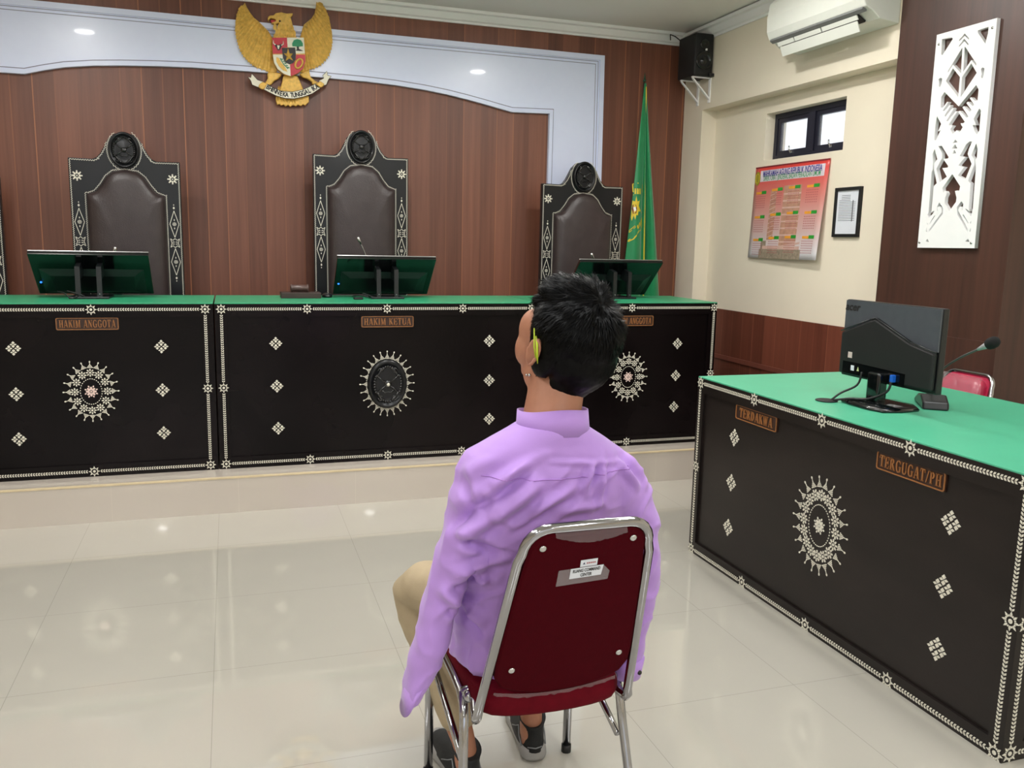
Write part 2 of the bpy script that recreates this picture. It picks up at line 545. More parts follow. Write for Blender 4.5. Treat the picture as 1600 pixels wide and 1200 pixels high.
# white arch panel
out_top = [(-4.2, 2.735), (2.624, 2.73), (2.642, 1.0)]
AZ = [(2.208, 1.0), (2.208, 2.297), (1.929, 2.289), (1.84, 2.306), (1.74, 2.326), (1.6, 2.352), (1.464, 2.374), (1.30, 2.394), (1.1, 2.410), (0.9, 2.418), (0.685, 2.421), (0.4, 2.424), (0.122, 2.424), (-0.184, 2.421), (-0.4, 2.412), (-0.590, 2.400), (-0.75, 2.386), (-0.909, 2.364), (-1.02, 2.338), (-1.124, 2.309), (-4.2, 2.309)]
fnw = lambda a, b, h: (a, 5.999 - h, b)
pts = out_top + AZ
mb = MB().poly(pts, fnw, 0.018)
# grooves / raised fillets along the edges
def strip(mb, line, w, h0, h1, mi=0):
    """mitred raised ribbon along a polyline"""
    P = [Vector(p) for p in line]
    vs = []
    for i, p in enumerate(P):
        d0 = (p - P[i - 1]).normalized() if i else None
        d1 = (P[i + 1] - p).normalized() if i < len(P) - 1 else None
        if d0 is None: d0 = d1
        if d1 is None: d1 = d0
        n0, n1 = Vector((-d0.y, d0.x)), Vector((-d1.y, d1.x))
        m = (n0 + n1).normalized(); m = m / max(0.3, m.dot(n0)) * (w / 2)
        for q in (p - m, p + m):
            for h in (h0, h1): vs.append((q.x, 5.999 - h, q.y))
    fs = []
    for i in range(len(P) - 1):
        a, b = 4 * i, 4 * i + 4
        fs += [(a + 1, a + 3, b + 3, b + 1), (a, a + 1, b + 1, b), (a + 2, b + 2, b + 3, a + 3)]
    fs += [(0, 2, 3, 1), (4 * len(P) - 4, 4 * len(P) - 3, 4 * len(P) - 1, 4 * len(P) - 2)]
    mb.add(vs, fs, mi)
strip(mb, [(-4.2, 2.715), (2.603, 2.710), (2.621, 1.0)], 0.034, 0.018, 0.030)
strip(mb, [(-4.2, 2.690), (2.575, 2.685), (2.593, 1.0)], 0.004, 0.018, 0.0185, 1)
strip(mb, [(-4.2, 2.670), (2.555, 2.665), (2.573, 1.0)], 0.004, 0.018, 0.0185, 1)
low = AZ[1:]
strip(mb, [(2.222, 1.0)] + [(x + (0.014 if i == 0 else 0), z + 0.014) for i, (x, z) in enumerate(low)], 0.026, 0.018, 0.030)
strip(mb, [(2.240, 1.0)] + [(x + (0.032 if i == 0 else 0), z + 0.034) for i, (x, z) in enumerate(low)], 0.005, 0.018, 0.0185, 1)
arch = mb.build('arch_wall_panel', [M_['archwhite'], M_['groove']])
tag(arch, 'glossy white arched panel framing the brown board wall behind the judges', 'wall panel')

# window
wroot = bpy.data.objects.new('window_1', None); COL.objects.link(wroot)
wroot.location = (XW, (WY0 + WY1) / 2, WZ0); wroot['kind'] = 'structure'
ORG['org'][wroot.name] = Matrix.Translation(wroot.location)
xf = XW + 0.07
mb = MB()
fw = 0.032
mb.box(xf, xf + 0.05, WY0, WY1, WZ0, WZ0 + fw).box(xf, xf + 0.05, WY0, WY1, WZ1 - fw, WZ1)
mb.box(xf, xf + 0.05, WY0, WY0 + fw, WZ0 + fw, WZ1 - fw).box(xf, xf + 0.05, WY1 - fw, WY1, WZ0 + fw, WZ1 - fw)
ym = (WY0 + WY1) / 2
mb.box(xf - 0.004, xf + 0.05, ym - 0.03, ym + 0.03, WZ0 + fw, WZ1 - fw)
mb.build('window_frame', M_['window'], wroot)
for y0, y1 in ((WY0 + fw, ym - 0.03), (ym + 0.03, WY1 - fw)):
    mb = MB()
    s = 0.028
    a, b = WZ0 + fw, WZ1 - fw
    x0, x1 = xf + 0.006, xf + 0.03
    mb.box(x0, x1, y0, y1, a, a + s).box(x0, x1, y0, y1, b - s, b).box(x0, x1, y0, y0 + s, a + s, b - s).box(x0, x1, y1 - s, y1, a + s, b - s)
    sash = mb.build('window_sash', M_['window'], wroot)
    MB().box(x0 + 0.008, x0 + 0.012, y0 + s, y1 - s, a + s, b - s).build('pane', M_['pane'], sash)
    yc = (y0 + y1) / 2
    MB().box(x0 - 0.01, x0, yc - 0.012, yc + 0.012, a + 0.004, a + 0.02).tube([(x0 - 0.012, yc, a + 0.012), (x0 - 0.02, yc + 0.005, a + 0.03), (x0 - 0.02, yc + 0.006, a + 0.05)], 0.005, 8).build('handle', M_['silver'], sash)

# ceiling lamps: real fittings at the light sources
first = None
for i, (lx, ly) in enumerate(LAMPS):
    lab = 'round recessed white ceiling downlight'
    if first is None:
        first = thing('ceiling_downlight', lab, 'ceiling light', (lx, ly, ZC), group='recessed ceiling downlights')
        rr = []
        n = 24
        vs = []; fs = []
        for r_, z_ in ((0.11, ZC), (0.11, ZC - 0.006), (0.085, ZC - 0.008), (0.08, ZC - 0.002)):
            vs += [(lx + r_ * cos(2 * pi * k / n), ly + r_ * sin(2 * pi * k / n), z_) for k in range(n)]
        for a in range(3):
            fs += [(a * n + k, a * n + (k + 1) % n, (a + 1) * n + (k + 1) % n, (a + 1) * n + k) for k in range(n)]
        MB().add(vs, fs).build('trim_ring', M_['white'], first)
    else:
        copy_thing(first, (lx, ly, ZC))

# ------------------------------------------------------------------ inlay motifs (drawn in a local a,b plane with fn)
def zigzag(mb, fn, p0, p1, w=0.015, per=0.011, gap=0.028):
    p0, p1 = Vector(p0), Vector(p1)
    d = p1 - p0; L = d.length; d.normalize(); n = Vector((-d.y, d.x))
    L2 = L - 2 * gap
    k = max(1, int(L2 / per))
    st = L2 / k
    for i in range(k):
        c = p0 + d * (gap + st * (i + 0.5))
        for sgn in (1, -1):
            q = [(-0.46, 0.06), (0.10, 0.06), (0.46, 0.46), (-0.10, 0.46)]
            mb.poly([tuple(c + d * (a * st) + n * (sgn * b * w)) for a, b in q], fn, 0.0012, back=False)

def disc(mb, fn, c, r, n=8, ry=None, rot=0, t=0.0014):
    ry = ry or r
    cr, sr = cos(rot), sin(rot)
    pts = []
    for i in range(n):
        x, y = r * cos(2 * pi * i / n), ry * sin(2 * pi * i / n)
        pts.append((c[0] + x * cr - y * sr, c[1] + x * sr + y * cr))
    mb.poly(pts, fn, t, back=False)

def gear_star(mb, fn, c, R=0.027):
    disc(mb, fn, c, R * 0.24, 10)
    for i in range(16):
        a = 2 * pi * i / 16
        disc(mb, fn, (c[0] + R * 0.56 * cos(a), c[1] + R * 0.56 * sin(a)), R * 0.11, 6, R * 0.10, a)
    for i in range(8):
        a = 2 * pi * i / 8 + pi / 8 * 0
        ca, sa = cos(a), sin(a)
        q = [(0.66, -0.14), (0.66, 0.14), (1.0, 0.0)]
        mb.poly([(c[0] + R * (u * ca - v * sa), c[1] + R * (u * sa + v * ca)) for u, v in q], fn, 0.0014, back=False)

def diamond(mb, fn, c, R=0.036):
    st = R / 4.3
    for i in range(4):
        for j in range(4):
            u = (i - 1.5) * 2 * st * 0.5 + (0.12 * st if i > 1 else -0.12 * st)
            v = (j - 1.5) * 2 * st * 0.5 + (0.12 * st if j > 1 else -0.12 * st)
            x, y = (u - v), (u + v)
            r = st * 0.86
            # alternate long petals and small dots, as in the shell work
            if (i + j) % 2 == 0: mb.poly([(c[0] + x - r, c[1] + y), (c[0] + x, c[1] + y - r), (c[0] + x + r, c[1] + y), (c[0] + x, c[1] + y + r)], fn, 0.0014, back=False)
            else: mb.poly([(c[0] + x - r * 0.95, c[1] + y), (c[0] + x, c[1] + y - r * 0.6), (c[0] + x + r * 0.95, c[1] + y), (c[0] + x, c[1] + y + r * 0.6)], fn, 0.0014, back=False)

def flower(mb, fn, c, R, petals=8):
    disc(mb, fn, c, R * 0.24, 8)
    for i in range(petals):
        a = 2 * pi * i / petals
        disc(mb, fn, (c[0] + R * 0.72 * cos(a), c[1] + R * 0.72 * sin(a)), R * 0.24, 6, R * 0.17, a)
    for i in range(petals * 2):
        a = 2 * pi * (i + 0.5) / (petals * 2)
        disc(mb, fn, (c[0] + R * 0.47 * cos(a), c[1] + R * 0.47 * sin(a)), R * 0.07, 5)

def spikes(mb, fn, c, a, b, n, w=0.022, base=0.70, ph=0.0):
    """ring of dotted triangles tipped with drops; a,b = radii at the tips"""
    for i in range(n):
        t = 2 * pi * i / n + ph
        dx, dy = cos(t), sin(t)
        tip = Vector((c[0] + a * dx, c[1] + b * dy))
        ln = Vector((dx * a, dy * b)).length
        nd = Vector((dx / a, dy / b)).normalized()
        s = Vector((-nd.y, nd.x))
        L = (1 - base) * (a + b) / 2
        disc(mb, fn, tip - nd * 0.004, 0.0052, 8, 0.0036, math.atan2(nd.y, nd.x))
        mb.poly([tuple(tip - nd * 0.008 + s * 0.0009), tuple(tip - nd * 0.008 - s * 0.0009), tuple(tip - nd * (L * 0.5) - s * 0.0016), tuple(tip - nd * (L * 0.5) + s * 0.0016)], fn, 0.0012, back=False)
        for row, m in ((0.55, 1), (0.70, 2), (0.85, 3), (1.0, 4)):
            for j in range(m):
                p = tip - nd * (L * row) + s * ((j - (m - 1) / 2) * w / 4.0)
                disc(mb, fn, tuple(p), 0.0031, 6, 0.0026)

def rosette(mb, mb2, fn, c, a, b, nsp, nfl):
    spikes(mb, fn, c, a, b, nsp, 0.028, 0.77)
    ra, rb = a * 0.58, b * 0.62
    for i in range(nfl):
        t = 2 * pi * i / nfl + pi / 2
        flower(mb, fn, (c[0] + ra * cos(t), c[1] + rb * sin(t)), min(0.023, a * 0.165), 8)
    m = int(nfl * 2.6)
    for i in range(m):
        t = 2 * pi * i / m
        disc(mb, fn, (c[0] + a * 0.385 * cos(t), c[1] + b * 0.42 * sin(t)), 0.0034, 6, 0.0022, t + pi / 2)
    # pale centre flower
    for i in range(8):
        t = 2 * pi * i / 8 + pi / 8 * 0
        disc(mb2, fn, (c[0] + 0.0155 * cos(t), c[1] + 0.0155 * sin(t)), 0.0092, 8, 0.0056, t)
        t += pi / 8
        disc(mb2, fn, (c[0] + 0.027 * cos(t), c[1] + 0.027 * sin(t)), 0.0052, 6, 0.0036, t)
    disc(mb2, fn, c, 0.005, 8)

# serif capitals for the carved name boards
def glyph(ch):
    """list of polygons in a box of height 1; returns (polys, advance)"""
    P = []
    def ln(x0, y0, x1, y1, w):
        d = Vector((x1 - x0, y1 - y0)); L = d.length; d.normalize(); n = Vector((-d.y, d.x)) * w / 2
        # cut ends horizontally for slanted strokes
        if abs(d.y) > 0.3:
            hw = w / 2 / abs(d.y)
            P.append([(x0 - hw, y0), (x0 + hw, y0), (x1 + hw, y1), (x1 - hw, y1)])
        else:
            P.append([(x0 + n.x, y0 + n.y), (x0 - n.x, y0 - n.y), (x1 - n.x, y1 - n.y), (x1 + n.x, y1 + n.y)])
    def sf(x, y, w=0.26):
        yy = y if y == 0 else y - 0.07
        P.append([(x - w / 2, yy), (x + w / 2, yy), (x + w / 2, yy + 0.07), (x - w / 2, yy + 0.07)])
    def V(x, w=0.15, a=0, b=1, s=0.28):
        P.append([(x - w / 2, a), (x + w / 2, a), (x + w / 2, b), (x - w / 2, b)])
        if a == 0: sf(x, 0, s)
        if b == 1: sf(x, 1, s)
    def A(cx, cy, rx, ry, a0, a1, wx=0.15, wy=0.07, n=14):
        for i in range(n):
            t0, t1 = radians(a0 + (a1 - a0) * i / n), radians(a0 + (a1 - a0) * (i + 1) / n)
            P.append([(cx + rx * cos(t0), cy + ry * sin(t0)), (cx + rx * cos(t1), cy + ry * sin(t1)), (cx + (rx - wx) * cos(t1), cy + (ry - wy) * sin(t1)), (cx + (rx - wx) * cos(t0), cy + (ry - wy) * sin(t0))])
    w = 0.72
    if ch == 'H': V(.17); V(.57); ln(.17, .5, .57, .5, .07)
    elif ch == 'A': ln(.1, 0, .34, 1, .06); ln(.6, 0, .38, 1, .16); ln(.17, .3, .5, .3, .06); sf(.1, 0, .2); sf(.6, 0, .26)
    elif ch == 'K': V(.17); ln(.2, .42, .58, 1, .06); ln(.6, 0, .33, .62, .16); sf(.6, 0, .24); sf(.58, 1, .22)
    elif ch == 'I': V(.17); w = .34
    elif ch == 'M': V(.12, .06, s=.22); ln(.17, 1, .4, .02, .15); ln(.40, .02, .66, 1, .06); V(.7, .15); w = .88
    elif ch == 'N': V(.12, .06, s=.22); ln(.16, 1, .58, 0, .16); V(.6, .06, s=.22)
    elif ch == 'G': A(.38, .5, .33, .51, 55, 315); V(.6, .14, 0.05, .46, .2); P.append([(.46, .42), (.72, .42), (.72, .49), (.46, .49)]); ln(.56, .95, .62, .72, .06); w = .76
    elif ch == 'O': A(.37, .5, .33, .51, 0, 360, n=24); w = .74
    elif ch == 'T': V(.34, .15, 0, .95); P.append([(.04, .93), (.64, .93), (.64, 1), (.04, 1)]); ln(.07, .96, .05, .72, .05); ln(.61, .96, .63, .72, .05); w = .68
    elif ch == 'E': V(.17); P.append([(.17, .93), (.56, .93), (.56, 1), (.17, 1)]); P.append([(.17, 0), (.56, 0), (.56, .07), (.17, .07)]); P.append([(.17, .48), (.44, .48), (.44, .55), (.17, .55)]); ln(.55, .97, .57, .74, .05); ln(.55, .03, .59, .28, .05); ln(.45, .38, .45, .64, .05); w = .64
    elif ch == 'U': V(.15, .15, .3, 1); V(.58, .06, .3, 1, .2); A(.366, .32, .29, .33, 180, 360, .13, .08); w = .72
    elif ch == 'R': V(.17); A(.2, .74, .36, .26, -90, 90); ln(.62, 0, .38, .5, .15); sf(.64, 0, .16); w = .74
    elif ch == 'D': V(.17); A(.2, .5, .45, .5, -90, 90, .16, .07); w = .72
    elif ch == 'W': ln(.12, 1, .27, 0, .14); ln(.27, 0, .44, 1, .05); ln(.44, 1, .6, 0, .14); ln(.6, 0, .76, 1, .05); sf(.12, 1, .22); sf(.44, 1, .2); sf(.78, 1, .2); w = .9
    elif ch == 'P': V(.17); A(.2, .72, .38, .28, -90, 90); w = .66
    elif ch == '/': ln(.08, 0, .36, 1, .08); w = .44
    else: w = .34
    return P, w

def name_board(word, fn, c, w, h, parent):
    """dark plate with a rounded raised rim and bronze serif letters"""
    def rr(w, h, r, n=4):
        pts = []
        for cx, cy, a in ((w / 2 - r, h / 2 - r, 0), (-w / 2 + r, h / 2 - r, 90), (-w / 2 + r, -h / 2 + r, 180), (w / 2 - r, -h / 2 + r, 270)):
            pts += arc(cx, cy, r, r, a, a + 90, n)
        return [(c[0] + x, c[1] + y) for x, y in pts]
    plate = MB().poly(rr(w, h, 0.008), lambda a, b, t: fn(a, b, t), 0.006).build('name_board', M_['plaque'], parent)
    mb = MB()
    o, i = rr(w - 0.004, h - 0.004, 0.008), rr(w - 0.011, h - 0.011, 0.006)
    n = len(o)
    for k in range(n):
        j = (k + 1) % n
        mb.add([fn(*o[k], .006), fn(*o[j], .006), fn(*i[j], .006), fn(*i[k], .006), fn(*o[k], .009), fn(*o[j], .009), fn(*i[j], .009), fn(*i[k], .009)],
               [(4, 5, 6, 7), (0, 1, 5, 4), (3, 7, 6, 2)])
    mb.build('rim', M_['gold_letter'], plate)
    mb = MB()
    polys = []; x = 0
    for ch in word:
        P, adv = glyph(ch)
        polys += [[(px + x, py) for px, py in q] for q in P]
        x += adv + 0.06
    x -= 0.06
    H = h * 0.60
    sx = min((w - 0.03) / x, H * 0.95)
    for q in polys:
        mb.poly([(c[0] + (px - x / 2) * sx, c[1] + (py - 0.5) * H) for px, py in q], lambda a, b, t: fn(a, b, t + 0.006), 0.003)
    mb.build('lettering', M_['gold_letter'], plate)
    return plate

# ------------------------------------------------------------------ judges' bench units
BY, BT = 4.593, 1.052
def bench(x0, x1, label, word, wc, stars_top, stars_bot, dia, ros, oval=False, stars_l=None, stars_r=None):
    t = thing('judges_bench', label, 'bench', ((x0 + x1) / 2, BY + 0.3, PZ), group="black judges' bench units with shell inlay")
    B = M_['black']
    F = 0.045
    mb = MB()
    mb.box(x0, x1, BY, BY + 0.03, BT - 0.072, BT - 0.006).box(x0, x1, BY, BY + 0.03, PZ, PZ + 0.062)
    mb.box(x0, x0 + F + 0.012, BY, BY + 0.03, PZ + 0.062, BT - 0.072).box(x1 - F - 0.012, x1, BY, BY + 0.03, PZ + 0.062, BT - 0.072)
    fr = mb.build('front_frame', B, t)
    MB().box(x0 + F, x1 - F, BY + 0.010, BY + 0.028, PZ + 0.05, BT - 0.06).build('front_panel', B, t)
    MB().box(x0, x0 + 0.03, BY + 0.03, BY + 0.50, PZ, BT - 0.006).build('side_panel', B, t)
    MB().box(x1 - 0.03, x1, BY + 0.03, BY + 0.50, PZ, BT - 0.006).build('side_panel', B, t)
    MB().rbox(x0, x1, BY - 0.001, BY + 0.60, BT - 0.006, BT, 0.002).build('bench_top', M_['green'], t)
    fn = lambda a, b, h: (a, BY - h, b)
    fp = lambda a, b, h: (a, BY + 0.010 - h, b)
    xl, xr = x0 + 0.038, x1 - 0.026
    if x0 < -1: xl = x0 + 0.04; xr = -0.123
    if x0 > 1.65: xl, xr = x0 + 0.04, 2.803
    if -1 < x0 < 1: xl, xr = -0.046, x1 - 0.04
    zt, zb, zm = 1.020, 0.212, 0.615
    runs = []
    for stars, z in ((stars_top, zt), (stars_bot, zb)):
        s = [xl] + stars + [xr]
        runs += [((a, z), (b, z)) for a, b in zip(s, s[1:])]
    for x in (xl, xr): runs += [((x, zb), (x, zm)), ((x, zm), (x, zt))]
    for p, q in runs:
        mb = MB(); zigzag(mb, fn, p, q); mb.build('border_inlay', M_['shell'], fr)
    for stars, z in ((stars_top, zt), (stars_bot, zb)):
        for x in [xl] + stars + [xr]:
            m = MB(); gear_star(m, fn, (x, z)); m.build('star_inlay', M_['shell'], fr)
    for x in (xl, xr):
        m = MB(); gear_star(m, fn, (x, zm)); m.build('star_inlay', M_['shell'], fr)
    for p in dia:
        m = MB(); diamond(m, fp, p); m.build('diamond_inlay', M_['shell'], t)
    if oval:
        m = MB(); spikes(m, fp, ros, 0.151, 0.181, 24, 0.026, 0.76, pi / 2)
        k = 84
        for i in range(k):
            a = 2 * pi * i / k
            disc(m, fp, (ros[0] + 0.113 * cos(a), ros[1] + 0.139 * sin(a)), 0.003, 6)
        m.build('rosette_inlay', M_['shell'], t)
        md = medallion(t, ros, 0.104, 0.134, BY + 0.010, 0.03)
        MB().ell((ros[0], BY - 0.026, ros[1]), (0.009, 0.005, 0.009)).build('pearl_stud', M_['shell'], md)
    else:
        m, m2 = MB(), MB()
        rosette(m, m2, fp, ros, 0.127, 0.152, 20, 14 if False else 12)
        r = m.build('rosette_inlay', M_['shell'], t)
        m2.build('centre_flower', mat('pink_shell', (232, 206, 196), 0.35), r)
    name_board(word, fp, wc, 0.28 if 'G' in word else 0.285, 0.063, t)
    return t

def medallion(parent, c, a, b, y, th, name='carved_medallion'):
    """black carved oval: rim, scrolls, crossed bars and boss, facing -y"""
    mb = MB()
    n = 40
    rings = [(1.0, 0), (1.0, th * 0.5), (0.95, th * 0.8), (0.88, th * 0.8), (0.84, th * 0.5), (0.5, th * 0.62), (0.0001, th * 0.7)]
    vs = []; fs = []
    for s, h in rings:
        vs += [(c[0] + a * s * cos(2 * pi * k / n), y - h, c[1] + b * s * sin(2 * pi * k / n)) for k in range(n)]
    for i in range(len(rings) - 1):
        fs += [(i * n + k, i * n + (k + 1) % n, (i + 1) * n + (k + 1) % n, (i + 1) * n + k) for k in range(n)]
    mb.add(vs, fs, 0, True)
    o = mb.build(name, M_['blackchair'], parent)
    mb = MB()
    yy = y - th * 0.66
    P = lambda u, v: (c[0] + u * a, yy, c[1] + v * b)
    for sx in (1, -1):
        for sz in (1, -1):
            mb.tube([P(0.08 * sx, 0.06 * sz), P(0.35 * sx, 0.2 * sz), P(0.6 * sx, 0.38 * sz)], a * 0.055, 6)
            mb.tube([P(0.62 * sx * cos(t) * 1.0, sz * 0.72 * sin(t) * 0.95) for t in [0.5, 0.7, 0.9, 1.1, 1.3]], a * 0.06, 6)
            sp = [P(sx * (0.36 + 0.16 * (1 - i / 12) * cos(i * 0.75)), sz * (0.55 + 0.13 * (1 - i / 12) * sin(i * 0.75))) for i in range(11)]
            mb.tube(sp, a * 0.04, 6)
        for k in range(-3, 4):
            mb.ell(P(sx * 0.70 * cos(k * 0.16), 0.70 * sin(k * 0.16)), (a * 0.08, th * 0.2, b * 0.05), seg=8, rings=6)
    for k in range(-3, 4):
        for sz in (1, -1):
            mb.ell(P(0.62 * sin(k * 0.2), sz * 0.72 * cos(k * 0.2)), (a * 0.07, th * 0.22, b * 0.055), seg=8, rings=6)
    mb.ell(P(0, 0), (a * 0.2, th * 0.3, b * 0.15), seg=14, rings=8)
    mb.tube([P(-0.3, -0.25), P(-0.15, -0.35), P(0, -0.3), P(0.15, -0.35), P(0.3, -0.25)], a * 0.05, 6)
    mb.build('carved_relief', M_['relief'], o)
    return o

bench(-1.25, -0.085, "leftmost black judges' bench unit with HAKIM ANGGOTA board and pale flower rosette", 'HAKIM ANGGOTA', (-0.664, 0.951), [-0.645], [-0.672],
      [(-0.992, 0.835), (-0.994, 0.613), (-0.996, 0.391), (-0.336, 0.833), (-0.339, 0.612), (-0.342, 0.391)], (-0.666, 0.615))
bench(-0.078, 1.664, "wide middle black judges' bench unit with HAKIM KETUA board and carved black oval", 'HAKIM KETUA', (0.803, 0.950), [0.380, 0.800, 1.220], [0.383, 0.802, 1.222],
      [(0.218, 0.840), (0.219, 0.614), (0.221, 0.388), (1.379, 0.836), (1.382, 0.611), (1.386, 0.388)], (0.801, 0.610), True)
bench(1.671, 2.823, "rightmost black judges' bench unit partly hidden behind the seated person's head", 'HAKIM ANGGOTA', (2.257, 0.943), [2.252], [2.252],
      [(2.570, 0.802), (2.569, 0.606), (2.567, 0.412), (1.93, 0.802), (1.93, 0.606), (1.93, 0.412)], (2.250, 0.606))

# ------------------------------------------------------------------ side desk (defendant / counsel)
XD, DY0, DY1, DZ, DX1 = 1.98, 1.628, 3.34, 0.815, 2.892
t = thing('side_desk', 'black inlaid desk with green top along the right, boards TERDAKWA and TERGUGAT/PH', 'desk', ((XD + DX1) / 2, (DY0 + DY1) / 2, 0))
B = M_['black_near']
mb = MB()
F = 0.05
mb.box(XD, XD + 0.03, DY0, DY1, DZ - 0.07, DZ - 0.006).box(XD, XD + 0.03, DY0, DY1, 0, 0.055)
mb.box(XD, XD + 0.03, DY0, DY0 + F, 0.055, DZ - 0.07).box(XD, XD + 0.03, DY1 - F, DY1, 0.055, DZ - 0.07)
fr = mb.build('front_frame', B, t)
MB().box(XD + 0.011, XD + 0.028, DY0 + 0.04, DY1 - 0.04, 0.045, DZ - 0.06).build('front_panel', B, t)
mb = MB()
mb.box(XD + 0.03, DX1, DY0, DY0 + 0.03, DZ - 0.07, DZ - 0.006).box(XD + 0.03, DX1, DY0, DY0 + 0.03, 0, 0.055)
mb.box(XD + 0.03, XD + 0.07, DY0, DY0 + 0.03, 0.055, DZ - 0.07).box(DX1 - 0.05, DX1, DY0, DY0 + 0.03, 0.055, DZ - 0.07)
mb.box(XD + 0.06, DX1 - 0.04, DY0 + 0.011, DY0 + 0.028, 0.05, DZ - 0.06)
sd = mb.build('side_panel', B, t)
MB().box(XD + 0.03, DX1, DY1 - 0.03, DY1, 0, DZ - 0.006).build('side_panel', B, t)
MB().rbox(XD, DX1, DY0, DY1, DZ - 0.006, DZ, 0.002).build('desk_top', M_['green2'], t)
fn = lambda a, b, h: (XD - h, a, b)
fp = lambda a, b, h: (XD + 0.011 - h, a, b)
fs_ = lambda a, b, h: (a, DY0 - h, b)
st = [3.318, 2.904, 2.487, 2.066, 1.652]
runs = []
for z in (0.788, 0.018): runs += [((a, z), (b, z)) for a, b in zip(st, st[1:])]
for y in (3.318, 1.652): runs += [((y, 0.018), (y, 0.406)), ((y, 0.406), (y, 0.788))]
for p, q in runs:
    mb = MB(); zigzag(mb, fn, p, q, 0.016, 0.0115); mb.build('border_inlay', M_['shell'], fr)
for z in (0.788, 0.018):
    for a in st:
        m = MB(); gear_star(m, fn, (a, z), 0.028); m.build('star_inlay', M_['shell'], fr)
for y in (3.318, 1.652):
    m = MB(); gear_star(m, fn, (y, 0.406), 0.028); m.build('star_inlay', M_['shell'], fr)
runs = []
for z in (0.788, 0.025): runs += [((XD + 0.028, z), (2.44, z)), ((2.44, z), (DX1 - 0.03, z))]
for x in (XD + 0.028, DX1 - 0.03): runs += [((x, 0.025), (x, 0.406)), ((x, 0.406), (x, 0.788))]
for p, q in runs:
    mb = MB(); zigzag(mb, fs_, p, q, 0.016, 0.0115); mb.build('border_inlay', M_['shell'], sd)
for x in (XD + 0.028, DX1 - 0.03):
    for z in (0.025, 0.406, 0.788):
        m = MB(); gear_star(m, fs_, (x, z), 0.028); m.build('star_inlay', M_['shell'], sd)
for p in [(3.043, 0.600), (3.045, 0.404), (3.047, 0.206), (1.894, 0.604), (1.897, 0.405), (1.895, 0.207)]:
    m = MB(); diamond(m, fp, p, 0.040); m.build('diamond_inlay', M_['shell'], t)
m, m2 = MB(), MB()
rosette(m, m2, fp, (2.468, 0.405), 0.152, 0.182, 22, 16)
r = m.build('rosette_inlay', M_['shell'], t)
m2.build('centre_flower', M_['shell'], r)
flipn = lambda a, b, h: (XD + 0.011 - h, -a, b)
name_board('TERDAKWA', flipn, (-2.893, 0.716), 0.285, 0.064, t)
name_board('TERGUGAT/PH', flipn, (-2.065, 0.718), 0.287, 0.064, t)
